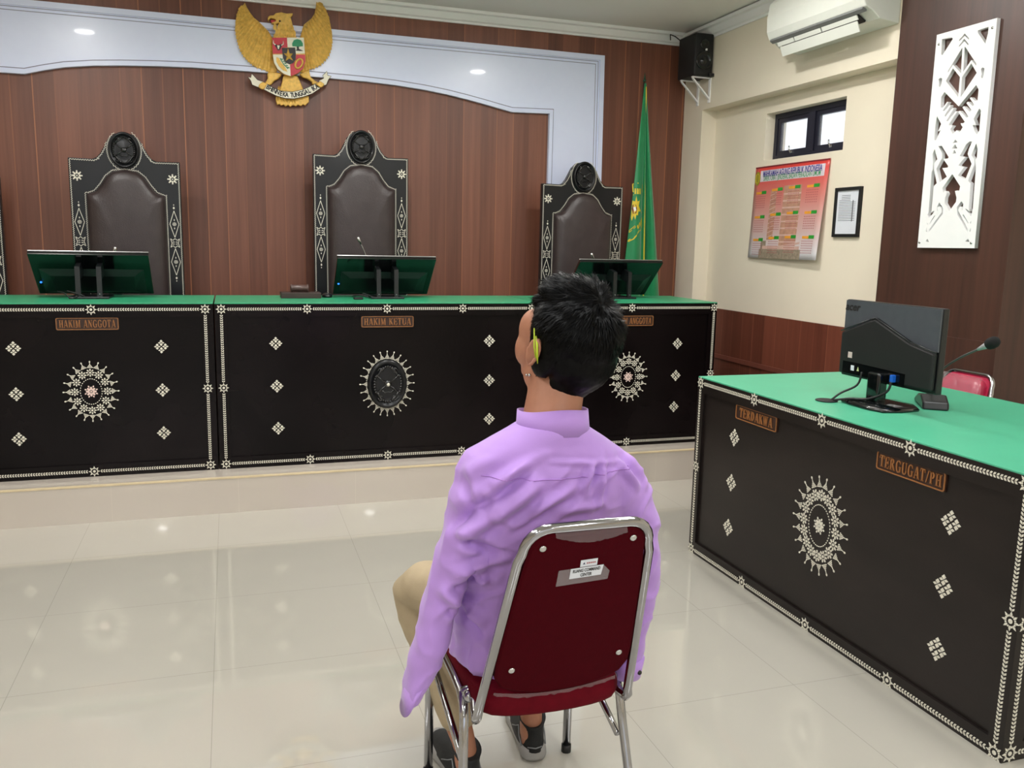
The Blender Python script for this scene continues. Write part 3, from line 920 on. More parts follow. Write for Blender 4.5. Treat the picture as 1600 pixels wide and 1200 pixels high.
# outlines traced in metres
PANEL_HOLES = [[[3.4604,2.3853],[3.4004,2.381],[3.3931,2.373],[3.4473,2.3106],[3.4556,2.3159]],[[3.2513,2.3809],[3.1921,2.3838],[3.1921,2.3551],[3.2011,2.3135],[3.2499,2.3708]],[[3.3548,2.3606],[3.3247,2.3828],[3.2975,2.3567],[3.2979,2.3509],[3.3234,2.3725],[3.3527,2.3542]],[[3.3514,2.3351],[3.3247,2.36],[3.2959,2.3314],[3.2975,2.3258],[3.3231,2.3487],[3.3505,2.3284]],[[3.3304,2.3222],[3.3235,2.2081],[3.3253,2.2084],[3.376,2.2544],[3.4039,2.2217],[3.4023,2.2332]],[[3.317,2.3256],[3.2403,2.2357],[3.2389,2.2255],[3.2704,2.2561],[3.3107,2.2114]],[[3.3738,2.2376],[3.3272,2.1911],[3.3248,2.1005],[3.4107,2.1874]],[[3.3147,2.1881],[3.2684,2.2407],[3.2317,2.1934],[3.3105,2.0984]],[[3.4571,2.2021],[3.4463,2.2075],[3.4341,2.2021],[3.4356,2.1843],[3.4369,2.175],[3.4435,2.1627],[3.4529,2.1703],[3.4506,2.1819]],[[3.2105,2.2069],[3.2027,2.2123],[3.1904,2.2057],[3.1917,2.1857],[3.1919,2.1746],[3.196,2.1631],[3.2057,2.171],[3.2027,2.1831]],[[3.4115,2.1368],[3.3173,2.0583],[3.2273,2.1396],[3.2109,2.1167],[3.2104,2.0703],[3.2266,2.0698],[3.2497,2.0896],[3.2569,2.0861],[3.2272,2.053],[3.2354,2.0481],[3.2651,2.072],[3.2733,2.0672],[3.2402,2.0318],[3.2499,2.0252],[3.2867,2.0551],[3.2939,2.0505],[3.2529,2.0035],[3.2643,2.0002],[3.3084,2.0375],[3.3156,2.0324],[3.2709,1.9825],[3.2793,1.9779],[3.2946,1.9797],[3.2904,1.9708],[3.2799,1.9602],[3.2951,1.9385],[3.315,1.9501],[3.3346,1.9357],[3.3532,1.9591],[3.3397,1.9741],[3.3527,1.978],[3.3618,1.9767],[3.3646,1.9832],[3.3231,2.0333],[3.33,2.0389],[3.374,1.9972],[3.3819,2.0005],[3.3441,2.0526],[3.3521,2.0574],[3.3897,2.0205],[3.3967,2.0262],[3.3658,2.0673],[3.3715,2.0723],[3.4027,2.047],[3.4109,2.0519],[3.3826,2.0852],[3.3894,2.089],[3.4114,2.0654],[3.4264,2.0674],[3.4291,2.1166]],[[3.4432,2.0296],[3.4129,1.9898],[3.4272,1.9577],[3.4123,1.9618],[3.4364,1.915],[3.4469,1.9209],[3.4482,1.9794]],[[3.1956,2.0327],[3.1855,2.0223],[3.1824,1.9354],[3.1944,1.9174],[3.2082,1.9336],[3.2239,1.963],[3.2031,1.9606],[3.2217,1.9904]],[[3.3166,1.9075],[3.3015,1.8951],[3.3318,1.8919]],[[3.3145,1.8869],[3.2995,1.8666],[3.3318,1.8681]],[[3.3155,1.8619],[3.3039,1.8447],[3.3254,1.8437]],[[3.4165,1.8871],[3.396,1.8876],[3.3454,1.8301],[3.3497,1.8247],[3.3774,1.8241],[3.343,1.7891],[3.3452,1.7821],[3.3782,1.782],[3.3446,1.7396],[3.3874,1.7169],[3.4142,1.7822],[3.3863,1.8287],[3.3895,1.8532]],[[3.2168,1.8891],[3.2289,1.8912],[3.2482,1.8805],[3.2805,1.8295],[3.2465,1.8229],[3.2812,1.7893],[3.2775,1.7843],[3.2463,1.7773],[3.2791,1.7417],[3.2326,1.7199],[3.2062,1.7884],[3.235,1.835],[3.2303,1.8579]],[[3.4377,1.8759],[3.4149,1.8262],[3.4319,1.8079],[3.4293,1.7783],[3.4031,1.7129],[3.4208,1.6991],[3.4184,1.5827],[3.4237,1.5729],[3.4033,1.5823],[3.4011,1.5758],[3.4304,1.5481],[3.4427,1.5658],[3.437,1.5732],[3.4432,1.7695],[3.4379,1.7789],[3.4402,1.811],[3.4478,1.8533]],[[3.192,1.8783],[3.1811,1.8534],[3.18,1.8109],[3.1874,1.8055],[3.1791,1.7701],[3.1721,1.5879],[3.1748,1.5645],[3.1771,1.5504],[3.1938,1.565],[3.2144,1.5844],[3.2111,1.5867],[3.189,1.5733],[3.1958,1.5886],[3.2004,1.7016],[3.2166,1.7119],[3.1911,1.7849],[3.1942,1.8083],[3.2128,1.8284]],[[3.3129,1.7501],[3.2588,1.6906],[3.2623,1.6623],[3.2716,1.6722],[3.2868,1.6706],[3.2733,1.6389],[3.2738,1.6197],[3.3085,1.5774],[3.3422,1.6173],[3.3423,1.6416],[3.3341,1.6607],[3.3433,1.6732],[3.3526,1.6713],[3.3554,1.6592],[3.3645,1.6889]],[[3.3747,1.6209],[3.3485,1.5931],[3.3468,1.5661],[3.4214,1.4804],[3.4231,1.4929],[3.3542,1.5736],[3.3562,1.5884],[3.3722,1.6026],[3.3844,1.5966],[3.3788,1.5792],[3.386,1.5843],[3.3863,1.6016]],[[3.2424,1.6224],[3.2297,1.6086],[3.2292,1.5825],[3.2349,1.5802],[3.2372,1.597],[3.2494,1.5974],[3.2563,1.5808],[3.189,1.4938],[3.1884,1.4805],[3.2586,1.5617],[3.2656,1.5955]],[[3.3923,1.5587],[3.4229,1.5164],[3.4267,1.5205],[3.3976,1.5589]],[[3.222,1.5609],[3.1866,1.5199],[3.1903,1.5166],[3.2266,1.5586]],[[3.4271,1.4477],[3.4151,1.4327],[3.4387,1.434]],[[3.1812,1.4486],[3.1691,1.4344],[3.1957,1.4366]],[[3.4428,1.5307],[3.4341,1.5156],[3.4397,1.5181]],[[3.1727,1.5315],[3.1752,1.515],[3.1792,1.5221]],[[3.4391,1.5031],[3.4331,1.4779],[3.4408,1.4855]],[[3.1704,1.5008],[3.1713,1.4771],[3.177,1.4842]]]
GARUDA = {"wing_left":[[0.1433,2.8351],[0.1535,2.8121],[0.1717,2.7816],[0.1954,2.7516],[0.2276,2.7277],[0.2545,2.7031],[0.2815,2.6785],[0.2975,2.6527],[0.308,2.6263],[0.3086,2.533],[0.3157,2.4785],[0.3315,2.4355],[0.3032,2.4222],[0.281,2.426],[0.2646,2.4357],[0.237,2.4418],[0.2095,2.4506],[0.1823,2.4649],[0.1554,2.4846],[0.1288,2.5124],[0.1106,2.5436],[0.0981,2.5805],[0.0883,2.6175],[0.0831,2.6602],[0.0865,2.7035],[0.0932,2.7471],[0.1066,2.7806],[0.1263,2.8093]],"wing_right":[[0.5854,2.8855],[0.5821,2.855],[0.573,2.8156],[0.5525,2.7807],[0.5238,2.7559],[0.5036,2.7375],[0.4947,2.7147],[0.4855,2.6752],[0.4878,2.6423],[0.4975,2.549],[0.4851,2.4923],[0.4728,2.441],[0.4899,2.4424],[0.5303,2.4652],[0.5648,2.4763],[0.6055,2.4992],[0.6348,2.5297],[0.6583,2.5625],[0.6733,2.603],[0.6796,2.6427],[0.6774,2.6983],[0.6693,2.742],[0.6612,2.7856],[0.6446,2.8282],[0.6221,2.859]],"head":[[0.2774,2.7406],[0.2806,2.7572],[0.2946,2.7667],[0.314,2.7685],[0.3282,2.7835],[0.3617,2.7922],[0.395,2.7873],[0.4343,2.7938],[0.4312,2.7799],[0.4197,2.7679],[0.4249,2.7465],[0.4327,2.7144],[0.4378,2.6874],[0.4485,2.6554],[0.4707,2.6353],[0.4701,2.6021],[0.3071,2.5878],[0.3078,2.6208],[0.3306,2.6447],[0.3323,2.6722],[0.3431,2.706],[0.3464,2.7281],[0.3379,2.7219],[0.3156,2.7187],[0.2991,2.7209],[0.3131,2.7304],[0.3271,2.7345],[0.3273,2.7454],[0.3108,2.7492],[0.2942,2.7503],[0.2885,2.7417],[0.2856,2.7343]],"tongue":[[0.2968,2.7424],[0.3272,2.7416],[0.3438,2.7377],[0.3325,2.7268],[0.3019,2.725]],"shield":[[0.3013,2.6284],[0.4963,2.6459],[0.502,2.5493],[0.5052,2.5051],[0.4902,2.4592],[0.4612,2.429],[0.4125,2.4029],[0.3704,2.4135],[0.3316,2.441],[0.3101,2.478],[0.303,2.5326]],"sh_tl":[[0.3013,2.6284],[0.3919,2.6365],[0.3946,2.5789],[0.3597,2.5704],[0.3629,2.5376],[0.303,2.5315]],"sh_tr":[[0.393,2.6366],[0.4963,2.6459],[0.502,2.5504],[0.4435,2.5444],[0.4414,2.5802],[0.3952,2.579]],"sh_bl":[[0.3034,2.526],[0.3627,2.531],[0.3721,2.4942],[0.4082,2.4721],[0.4108,2.4039],[0.3704,2.4135],[0.3316,2.441],[0.3101,2.478]],"sh_br":[[0.4082,2.4721],[0.4427,2.4999],[0.4462,2.538],[0.5031,2.5427],[0.5052,2.5051],[0.4902,2.4592],[0.4612,2.429],[0.4119,2.4034]],"sh_c":[[0.3597,2.5704],[0.4414,2.5802],[0.4452,2.5445],[0.4428,2.5055],[0.4282,2.4849],[0.4055,2.4758],[0.3803,2.4837],[0.3657,2.5102]],"star":[[0.3973,2.5709],[0.4068,2.5413],[0.4265,2.5419],[0.4132,2.5225],[0.4285,2.4988],[0.4033,2.5089],[0.3804,2.4921],[0.3883,2.5204],[0.3702,2.5382],[0.3887,2.5398]],"tree":[[0.4246,2.5871],[0.4238,2.6035],[0.4338,2.6237],[0.4565,2.6329],[0.479,2.6277],[0.49,2.6093],[0.4909,2.5928],[0.4698,2.5899],[0.4629,2.5848],[0.45,2.5881]],"trunk":[[0.4518,2.5922],[0.4642,2.5933],[0.465,2.5739],[0.478,2.5695],[0.4921,2.564],[0.4693,2.5621],[0.4439,2.5622],[0.4525,2.5701]],"bull":[[0.3099,2.5881],[0.3183,2.5916],[0.3348,2.5848],[0.3546,2.5947],[0.3658,2.593],[0.357,2.5785],[0.3482,2.5584],[0.3342,2.5545],[0.3234,2.5728]],"rice":[[0.3248,2.5124],[0.3387,2.508],[0.355,2.4817],[0.3769,2.4557],[0.3904,2.429],[0.3652,2.4354],[0.3404,2.4584],[0.3242,2.4847]],"cotton":[[0.3471,2.5087],[0.3583,2.5069],[0.3719,2.4886],[0.3828,2.4701],[0.3948,2.4488],[0.3823,2.4478],[0.3687,2.4689],[0.3551,2.4872]],"tail_up":[[0.3675,2.4105],[0.3612,2.3822],[0.3458,2.3197],[0.351,2.2977],[0.4875,2.3075],[0.4936,2.3305],[0.4718,2.385],[0.4553,2.4173]],"tail_dn":[[0.3253,2.2847],[0.319,2.2507],[0.3269,2.2288],[0.3412,2.2354],[0.3494,2.2247],[0.3666,2.2343],[0.3776,2.221],[0.3949,2.2334],[0.4089,2.222],[0.4262,2.2356],[0.4431,2.2265],[0.4577,2.2388],[0.4747,2.2304],[0.4892,2.2427],[0.5034,2.2351],[0.5152,2.2501],[0.528,2.2595],[0.5264,2.299]],"leg_l":[[0.2811,2.4288],[0.3538,2.4261],[0.3591,2.4127],[0.3361,2.3887],[0.3134,2.3758],[0.2904,2.3491],[0.2622,2.3387],[0.2486,2.3515],[0.2717,2.3865],[0.2668,2.4138]],"leg_r":[[0.4669,2.4294],[0.5302,2.4624],[0.5381,2.4181],[0.5636,2.3976],[0.5951,2.3802],[0.5804,2.3622],[0.5459,2.3709],[0.549,2.3852],[0.5178,2.4025],[0.4893,2.4088]],"ribbon":[[0.2625,2.3498],[0.3011,2.3276],[0.3513,2.3117],[0.4192,2.311],[0.4879,2.33],[0.5458,2.3596],[0.5777,2.3789],[0.5975,2.3465],[0.5449,2.3087],[0.4871,2.2849],[0.4297,2.2696],[0.3729,2.2685],[0.3168,2.2813],[0.2725,2.3005],[0.2393,2.3148]],"rib_l":[[0.1499,2.3827],[0.1663,2.3812],[0.1741,2.4055],[0.2075,2.3706],[0.2488,2.3599],[0.2234,2.3441],[0.2118,2.3239],[0.1734,2.3376],[0.1658,2.3619]],"rib_r":[[0.5895,2.3939],[0.6216,2.4121],[0.6149,2.4286],[0.6425,2.4572],[0.6479,2.4322],[0.6694,2.4282],[0.6516,2.4043],[0.6384,2.3721],[0.6093,2.3615]],"claw_l":[[0.2178,2.3437],[0.2404,2.3592],[0.2652,2.3472],[0.2477,2.3154],[0.2309,2.3114],[0.2107,2.3238]],"claw_r":[[0.5661,2.3696],[0.5981,2.39],[0.6239,2.3739],[0.615,2.3562],[0.5975,2.3493]]}
RIBMID = [(0.2621, 2.3331), (0.2897, 2.3184), (0.3174, 2.3065), (0.3453, 2.2962), (0.3734, 2.2909), (0.4017, 2.289), (0.4244, 2.2901), (0.453, 2.2954), (0.4875, 2.3075), (0.5164, 2.3197), (0.5453, 2.3342), (0.5861, 2.3626)]
CHAINC = [(0.4633, 2.4838), (0.4856, 2.5201), (0.4399, 2.444)]
FLAGART = {"band":[[2.7889,1.8193],[2.8251,1.8261],[2.8708,1.8189],[2.8718,1.766],[2.8279,1.7704],[2.7916,1.7645]],"arc":[[2.7892,1.744],[2.8285,1.7598],[2.8712,1.7447],[2.8714,1.7402],[2.8287,1.7553],[2.7894,1.7395]],"star":[[2.7827,1.7022],[2.8061,1.6954],[2.8127,1.7335],[2.8214,1.6959],[2.8441,1.7043],[2.8332,1.666],[2.8608,1.6288],[2.831,1.6241],[2.8281,1.5973],[2.8151,1.6007],[2.8082,1.5662],[2.7982,1.5964],[2.7872,1.558],[2.7818,1.5807]],"core":[[2.7902,1.6721],[2.8115,1.6728],[2.8198,1.6427],[2.8145,1.6121],[2.7933,1.6077],[2.7857,1.6416]],"core2":[[2.7936,1.6533],[2.8079,1.6575],[2.8133,1.6349],[2.8011,1.6231]],"sash":[[2.8804,1.5836],[2.8839,1.5147],[2.8635,1.4911],[2.8184,1.4478],[2.8021,1.4282],[2.7688,1.4083],[2.7725,1.4199],[2.8143,1.4439],[2.8424,1.4829],[2.8753,1.5144],[2.8748,1.5742]],"sash2":[[2.7742,1.4736],[2.8108,1.5128],[2.8702,1.6138],[2.8653,1.6251],[2.8062,1.5203],[2.7743,1.4889]],"l1":[[2.8231,1.5246],[2.8356,1.5326],[2.8438,1.506],[2.8286,1.5017]],"l2":[[2.8421,1.5404],[2.8535,1.5522],[2.8616,1.5294],[2.8503,1.5138]],"l3":[[2.86,1.56],[2.8747,1.5757],[2.878,1.5452],[2.8666,1.5334]]}
FOLDS = [(0.592, 1.03, 0.458, 0.971, 0.0101, 0.006), (0.553, 1.001, 0.432, 0.904, 0.009, 0.007), (0.575, 1.042, 0.436, 0.986, 0.0068, -0.005), (0.425, 0.785, 0.511, 0.842, 0.0124, 0.009), (0.511, 0.842, 0.579, 0.899, 0.0113, 0.01), (0.433, 0.781, 0.502, 0.758, 0.0079, -0.008), (0.417, 0.805, 0.477, 0.867, 0.009, -0.008), (0.555, 0.923, 0.477, 0.856, 0.0068, -0.006), (0.622, 1.003, 0.6, 0.954, 0.009, 0.004), (0.657, 1.019, 0.683, 0.967, 0.0079, 0.004), (0.705, 0.931, 0.683, 0.886, 0.0051, 0.006), (0.738, 0.943, 0.72, 0.849, 0.0051, 0.006), (0.72, 0.936, 0.701, 0.879, 0.0045, -0.005), (0.767, 0.985, 0.837, 0.881, 0.0079, -0.006), (0.753, 1.014, 0.847, 0.881, 0.009, 0.006), (0.782, 0.926, 0.825, 0.876, 0.0068, 0.006), (0.429, 0.708, 0.531, 0.738, 0.009, 0.008), (0.424, 0.668, 0.503, 0.694, 0.0079, -0.007), (0.407, 0.665, 0.493, 0.578, 0.009, 0.008), (0.419, 0.6, 0.487, 0.62, 0.0079, 0.006), (0.435, 0.644, 0.494, 0.543, 0.0056, -0.006), (0.443, 0.931, 0.455, 0.858, 0.0056, -0.006), (0.41, 0.856, 0.406, 0.761, 0.0079, 0.008), (0.58, 0.848, 0.661, 0.894, 0.009, 0.006), (0.535, 0.795, 0.627, 0.856, 0.0079, -0.004), (0.627, 0.844, 0.723, 0.849, 0.0079, 0.004), (0.612, 0.948, 0.781, 0.932, 0.0039, 0.003), (0.6, 0.971, 0.499, 0.905, 0.0079, 0.006)]
# ------------------------------------------------------------------ judges' tall chairs
def resample(pts, step):
    out = [Vector(pts[0])]
    for a, b in zip(pts, pts[1:]):
        a, b = Vector(a), Vector(b)
        n = max(1, round((b - a).length / step))
        for i in range(1, n + 1): out.append(a.lerp(b, i / n))
    return out
def sawtooth(mb, pts, fn, w=0.010, step=0.0125):
    P = resample(pts, step)
    for a, b in zip(P, P[1:]):
        d = (b - a).normalized(); n = Vector((-d.y, d.x)); L = (b - a).length
        for sg in (1, -1):
            q = [(-.5, 0.0), (.5, 0.0), (0.0 if sg > 0 else 0.5, .5)] if sg > 0 else [(-.5, 0), (0, -.5), (.5, 0)]
            o = a.lerp(b, 0.5 if sg > 0 else 1.0)
            mb.poly([tuple(o + d * (u * L * 0.62) + n * (v * w)) for u, v in q], fn, 0.0012, back=False)

def throne(loc, label, group, drop=0.0):
    t = thing('judge_chair', label, 'chair', loc, 0, group, world=False)
    fn = lambda a, b, h: (a, -h, b)
    half = [(.306, -drop), (.306, 1.635), (.175, 1.633), (.15, 1.645), (.128, 1.672), (.108, 1.71), (.086, 1.752), (.052, 1.783), (0, 1.793)]
    out = half + [(-x, z) for x, z in half[::-1][1:]]
    bk = MB().poly(out, lambda a, b, h: (a, 0.045 - h, b), 0.045).build('back_panel', M_['blackchair'], t)
    bv = bk.modifiers.new('b', 'BEVEL'); bv.width = 0.004; bv.segments = 2; bv.limit_method = 'ANGLE'
    # inlay along edges
    mb = MB()
    ins = lambda P, d: [(x - math.copysign(d, x) if abs(x) > .02 else x, z - (d if z > 0.5 else 0)) for x, z in P]
    sawtooth(mb, ins(half[:4], .009)[0:], fn)
    sawtooth(mb, [(.150, 1.634), (.124, 1.662), (.104, 1.70), (.098, 1.73)], fn)
    sawtooth(mb, [(-x, z) for x, z in ins(half[:4], .009)], fn)
    sawtooth(mb, [(-.150, 1.634), (-.124, 1.662), (-.104, 1.70), (-.098, 1.73)], fn)
    ov = [(0.094 * cos(radians(a)), 1.69 + 0.118 * sin(radians(a))) for a in range(-240, 61, 10)]
    sawtooth(mb, ov, fn)
    cu = [(.217, .28), (.217, 1.432), (.20, 1.434), (.168, 1.447), (.135, 1.487), (.105, 1.535), (.065, 1.568), (0, 1.578)]
    sawtooth(mb, [(x + (.006 if x > .02 else 0), z + .004) for x, z in cu], fn)
    sawtooth(mb, [(-x - (.006 if x > .02 else 0), z + .004) for x, z in cu], fn)
    mb.build('edge_inlay', M_['shell'], bk)
    for sx in (1, -1):
        m = MB()
        c = (sx * .262, 1.533)
        for i in range(8):
            a = 2 * pi * i / 8
            disc(m, fn, (c[0] + .017 * cos(a), c[1] + .017 * sin(a)), .0085, 6, .0058, a)
            disc(m, fn, (c[0] + .027 * cos(a), c[1] + .027 * sin(a)), .0035, 6, .0048, a)
        disc(m, fn, c, .004, 8)
        m.build('star_inlay', M_['shell'], bk)
        m = MB()
        xx = sx * .262
        def lz(z0, z1, w=.026, th=.0032):
            zm = (z0 + z1) / 2
            P = [(xx, z1), (xx + w, zm), (xx, z0), (xx - w, zm)]
            for k in range(4):
                a, b = Vector(P[k]), Vector(P[(k + 1) % 4])
                d = (b - a).normalized(); n = Vector((-d.y, d.x)) * th / 2
                m.poly([tuple(a - n), tuple(b - n), tuple(b + n), tuple(a + n)], fn, .0014, back=False)
            flower(m, fn, (xx, zm), .013, 8)
            for s_ in (1, -1):
                disc(m, fn, (xx, zm + s_ * .025), .0026, 6, .006)
        lz(1.185, 1.345); lz(.955, 1.118)
        for z in (1.362, .938):
            disc(m, fn, (xx, z), .0062, 4, .009); disc(m, fn, (xx, z + (.018 if z > 1 else -.018)), .003, 6, .004)
        # square knot between the lozenges
        zc = 1.151
        Q = [(.026, .026), (.012, .016), (0, .028), (-.012, .016), (-.026, .026), (-.018, 0), (-.026, -.026), (-.012, -.016), (0, -.028), (.012, -.016), (.026, -.026), (.018, 0)]
        for k in range(12):
            a, b = Vector(Q[k]), Vector(Q[(k + 1) % 12])
            d = (b - a).normalized(); n = Vector((-d.y, d.x)) * .0016
            m.poly([(xx + p.x, zc + p.y) for p in (a - n, b - n, b + n, a + n)], fn, .0014, back=False)
        for u, v in ((-.009, .006), (.009, .006), (-.009, -.006), (.009, -.006)): disc(m, fn, (xx + u, zc + v), .007, 6, .0025)
        m.build('lozenge_inlay', M_['shell'], bk)
    # padded leather back
    base = cu + [(-x, z) for x, z in cu[::-1][1:]]
    base = [tuple(p) for p in resample(base, .03)]
    c0 = (0, 0.9)
    n = len(base); vs = []; fs = []
    for sx_, sz_, h in ((1, 1, 0), (.985, .995, .018), (.95, .985, .036), (.86, .965, .05), (.7, .9, .058), (.4, .6, .062), (.0001, .0001, .063)):
        vs += [(x * sx_, -h, c0[1] + (z - c0[1]) * sz_) for x, z in base]
    for i in range(6):
        for k in range(n):
            fs.append((i * n + k, i * n + (k + 1) % n, (i + 1) * n + (k + 1) % n, (i + 1) * n + k))
    cush = MB().add(vs, fs, 0, True).build('back_cushion', M_['leather'], t)
    # tufting pleats along the edge
    m = MB()
    P = resample(cu[1:], .022)
    for sg in (1, -1):
        for a, b in list(zip(P, P[1:]))[1:]:
            d = (b - a).normalized(); nn = Vector((-d.y, d.x))
            cpt = a.lerp(b, .5)
            q = cpt + nn * .012
            m.ell((sg * q.x, -.018, q.y), (.010, .012, .008), seg=8, rings=6)
    # side rows
    for z in [0.3 + 0.024 * k for k in range(47)]:
        for sg in (1, -1): m.ell((sg * .206, -.016, z), (.008, .012, .009), seg=8, rings=6)
    m.build('tufted_edge', M_['leather'], cush)
    medallion(t, (0, 1.69), .083, .105, 0.0, .03)
    # seat, arms and legs
    MB().rbox(-.27, .27, -.50, .0, .36, .42, .01).build('seat_frame', M_['blackchair'], t)
    MB().rbox(-.25, .25, -.49, -.02, .42, .49, .025, seg=4).build('seat_cushion', M_['leather'], t)
    for sg in (1, -1):
        MB().rbox(min(sg * .24, sg * .30), max(sg * .24, sg * .30), -.42, 0.0, .60, .64, .01).rbox(min(sg * .25, sg * .29), max(sg * .25, sg * .29), -.42, -.37, .40, .60, .006).build('armrest', M_['blackchair'], t)
        MB().rbox(min(sg * .22, sg * .27), max(sg * .22, sg * .27), -.49, -.43, -drop, .37, .006).build('leg', M_['blackchair'], t)
    return t
CG = "judges' tall black chairs behind the bench"
th = throne((-.573, 5.715, PZ), "tall black inlaid judge's chair behind the left HAKIM ANGGOTA bench unit", CG)
throne((.830, 5.715, PZ + .092), "tall black inlaid judge's chair behind the HAKIM KETUA bench unit, below the eagle", CG, .092)
throne((2.383, 5.715, PZ - .028), "tall black inlaid judge's chair nearest the green flag", CG, -.028)
throne((-1.548, 5.715, PZ - .12), "judge's chair at the far left, cut off by the edge of the photo", CG, -.12)
# ------------------------------------------------------------------ national emblem
def G(n): return GARUDA[n]
t = thing('eagle_emblem', 'large golden eagle coat of arms with shield and scroll above the middle judge chair', 'emblem', (0.38, 5.98, 2.22))
Y0 = 5.981
def gf(y): return lambda a, b, h: (a, y - h, b)
def plate(name, key, y0, th, m, parent, bev=0.004):
    o = MB().poly(GARUDA[key], gf(y0), th).build(name, m, parent)
    if bev:
        b = o.modifiers.new('b', 'BEVEL'); b.width = bev; b.segments = 2; b.limit_method = 'ANGLE'; b.angle_limit = radians(35)
    return o
def feather(mb, p, q, w, y, th):
    """lens-shaped feather from root p to tip q with a raised midrib"""
    p, q = Vector(p), Vector(q)
    d = (q - p); L = d.length; d.normalize(); n = Vector((-d.y, d.x))
    prof = [(0, .35), (.25, .8), (.6, 1.0), (.85, .8), (1.0, .0)]
    vs = []
    for u, k in prof:
        c = p + d * (L * u)
        for s_, h in ((-1, 0), (0, 1), (1, 0)):
            e = c + n * (s_ * k * w / 2)
            vs.append((e.x, y - th * (0.15 + 0.85 * (h if u < 1 else 0.3)), e.y))
    fs = []
    for i in range(4):
        for j in range(2):
            a = i * 3 + j
            fs.append((a, a + 1, a + 4, a + 3))
    mb.add(vs, fs)
for key, root, sgn in (('wing_left', (.31, 2.56), 1), ('wing_right', (.50, 2.56), -1)):
    pts = GARUDA[key]
    w = plate('wing', key, Y0, .022, M_['gold'], t, .002)
    inner = pts[:8] if key == 'wing_left' else pts[:8]
    outer = pts[13:] + [pts[0]] if key == 'wing_left' else pts[12:] + [pts[0]]
    O = resample(outer, .02)
    if True:
        mb = MB()
        I = resample(pts[:8], .02)
        nO = len(O)
        for row, (f0, f1, ww, yy) in enumerate(((.25, 1.045, .034, .020), (.12, .72, .032, .027), (.04, .46, .030, .033))):
            for k in range(0, nO):
                tt = k / (nO - 1)
                # root runs down the leading edge opposite to the tips
                ii = I[int((tt) * (len(I) - 1))] if key == 'wing_left' and False else I[int((1 - tt) * (len(I) - 1))]
                o_ = O[k]
                a = ii.lerp(o_, f0); b = ii.lerp(o_, f1)
                if (b - a).length > .03: feather(mb, a, b, ww, Y0 - yy, .008)
        mb.build('feathers', M_['gold'], w)
hd = plate('head', 'head', Y0 - .01, .045, M_['gold'], t, .01)
plate('tongue', 'tongue', Y0 - .02, .02, M_['redpaint'], hd, 0)
mb = MB().ell((.352, Y0 - .056, 2.737), (.006, .005, .006), seg=8, rings=6)
mb.build('eye', M_['blackpaint'], hd)
mb = MB()
for r in range(5):
    for c in range(5):
        x = .375 + (c - 2) * .026 + (r % 2) * .012; z = 2.70 - r * .03
        feather(mb, (x, z + .02), (x - .002, z - .022), .024, Y0 - .054, .005)
mb.build('neck_feathers', M_['gold'], hd)
sh = plate('shield', 'shield', Y0 - .03, .045, M_['gold'], t, .004)
for n_, m in (('sh_tl', 'redpaint'), ('sh_tr', 'whitepaint'), ('sh_bl', 'whitepaint'), ('sh_br', 'redpaint')):
    plate('shield_field', n_, Y0 - .075, .003, M_[m], sh, 0)
plate('shield_field', 'sh_c', Y0 - .078, .004, M_['blackpaint'], sh, 0)
# bull head with horns
mb = MB().poly(GARUDA['bull'], gf(Y0 - .078), .004)
mb.build('bull_head', M_['blackpaint'], sh)
def gp(cx, cy):    # point inside the emblem from its drawing grid
    return Vector((0.0, 0.0))
bx, bz = sum(p[0] for p in GARUDA['bull']) / len(GARUDA['bull']), sum(p[1] for p in GARUDA['bull']) / len(GARUDA['bull'])
mb = MB()
for s_ in (1, -1):
    mb.tube([(bx + s_ * .018, Y0 - .083, bz + .006), (bx + s_ * .030, Y0 - .083, bz + .014), (bx + s_ * .030, Y0 - .083, bz + .034)], [.004, .0035, .001], 6)
mb.poly([(bx - .008, bz + .004), (bx + .008, bz + .004), (bx + .003, bz - .018), (bx - .003, bz - .018)], gf(Y0 - .082), .002)
mb.build('bull_horns', M_['whitepaint'], sh)
tr = plate('tree_crown', 'tree', Y0 - .078, .006, M_['greenpaint'], sh, .002)
plate('tree_trunk', 'trunk', Y0 - .078, .004, M_['blackpaint'], sh, 0)
so = MB()
sp = GARUDA['star']; cx_ = sum(p[0] for p in sp) / 10; cz_ = sum(p[1] for p in sp) / 10
vs = [(x, Y0 - .083, z) for x, z in sp] + [(cx_, Y0 - .094, cz_)]
so.add(vs, [(i, (i + 1) % 10, 10) for i in range(10)]).build('star', M_['gold'], sh)
mb = MB()
rp = GARUDA['rice']
mb.poly(rp, gf(Y0 - .078), .004)
mb.build('rice_ear', M_['gold'], sh)
mb = MB()
cp = GARUDA['cotton']
ca, cb = Vector(cp[0]), Vector(cp[4])
mb.tube([(ca.x, Y0 - .08, ca.y), ((ca.x + cb.x) / 2 - .004, Y0 - .08, (ca.y + cb.y) / 2 - .004), (cb.x, Y0 - .08, cb.y)], .0025, 6)
for k in range(5):
    p = ca.lerp(cb, (k + .5) / 5)
    mb.poly([(p.x + .002, p.y - .001), (p.x + .014, p.y - .003), (p.x + .014, p.y + .002), (p.x + .002, p.y + .003)], gf(Y0 - .078), .004)
mb.build('cotton_branch', M_['greenpaint'], sh)
c, c1, c2 = [Vector(p) for p in CHAINC]
ax = (c1 - c2).normalized(); n = Vector((-ax.y, ax.x)); L = (c1 - c2).length / 2 * .72
mb = MB().tube([((c + ax * (L * cos(a)) + n * (.019 * sin(a))).x, Y0 - .081, (c + ax * (L * cos(a)) + n * (.019 * sin(a))).y) for a in [2 * pi * i / 20 for i in range(20)]], .0065, 8, closed=True)
mb.build('chain_ring', M_['gold'], sh)
mb = MB()
for k in range(13):
    z = 2.56 - .0
tu = plate('tail', 'tail_up', Y0 - .006, .03, M_['gold'], t, .006)
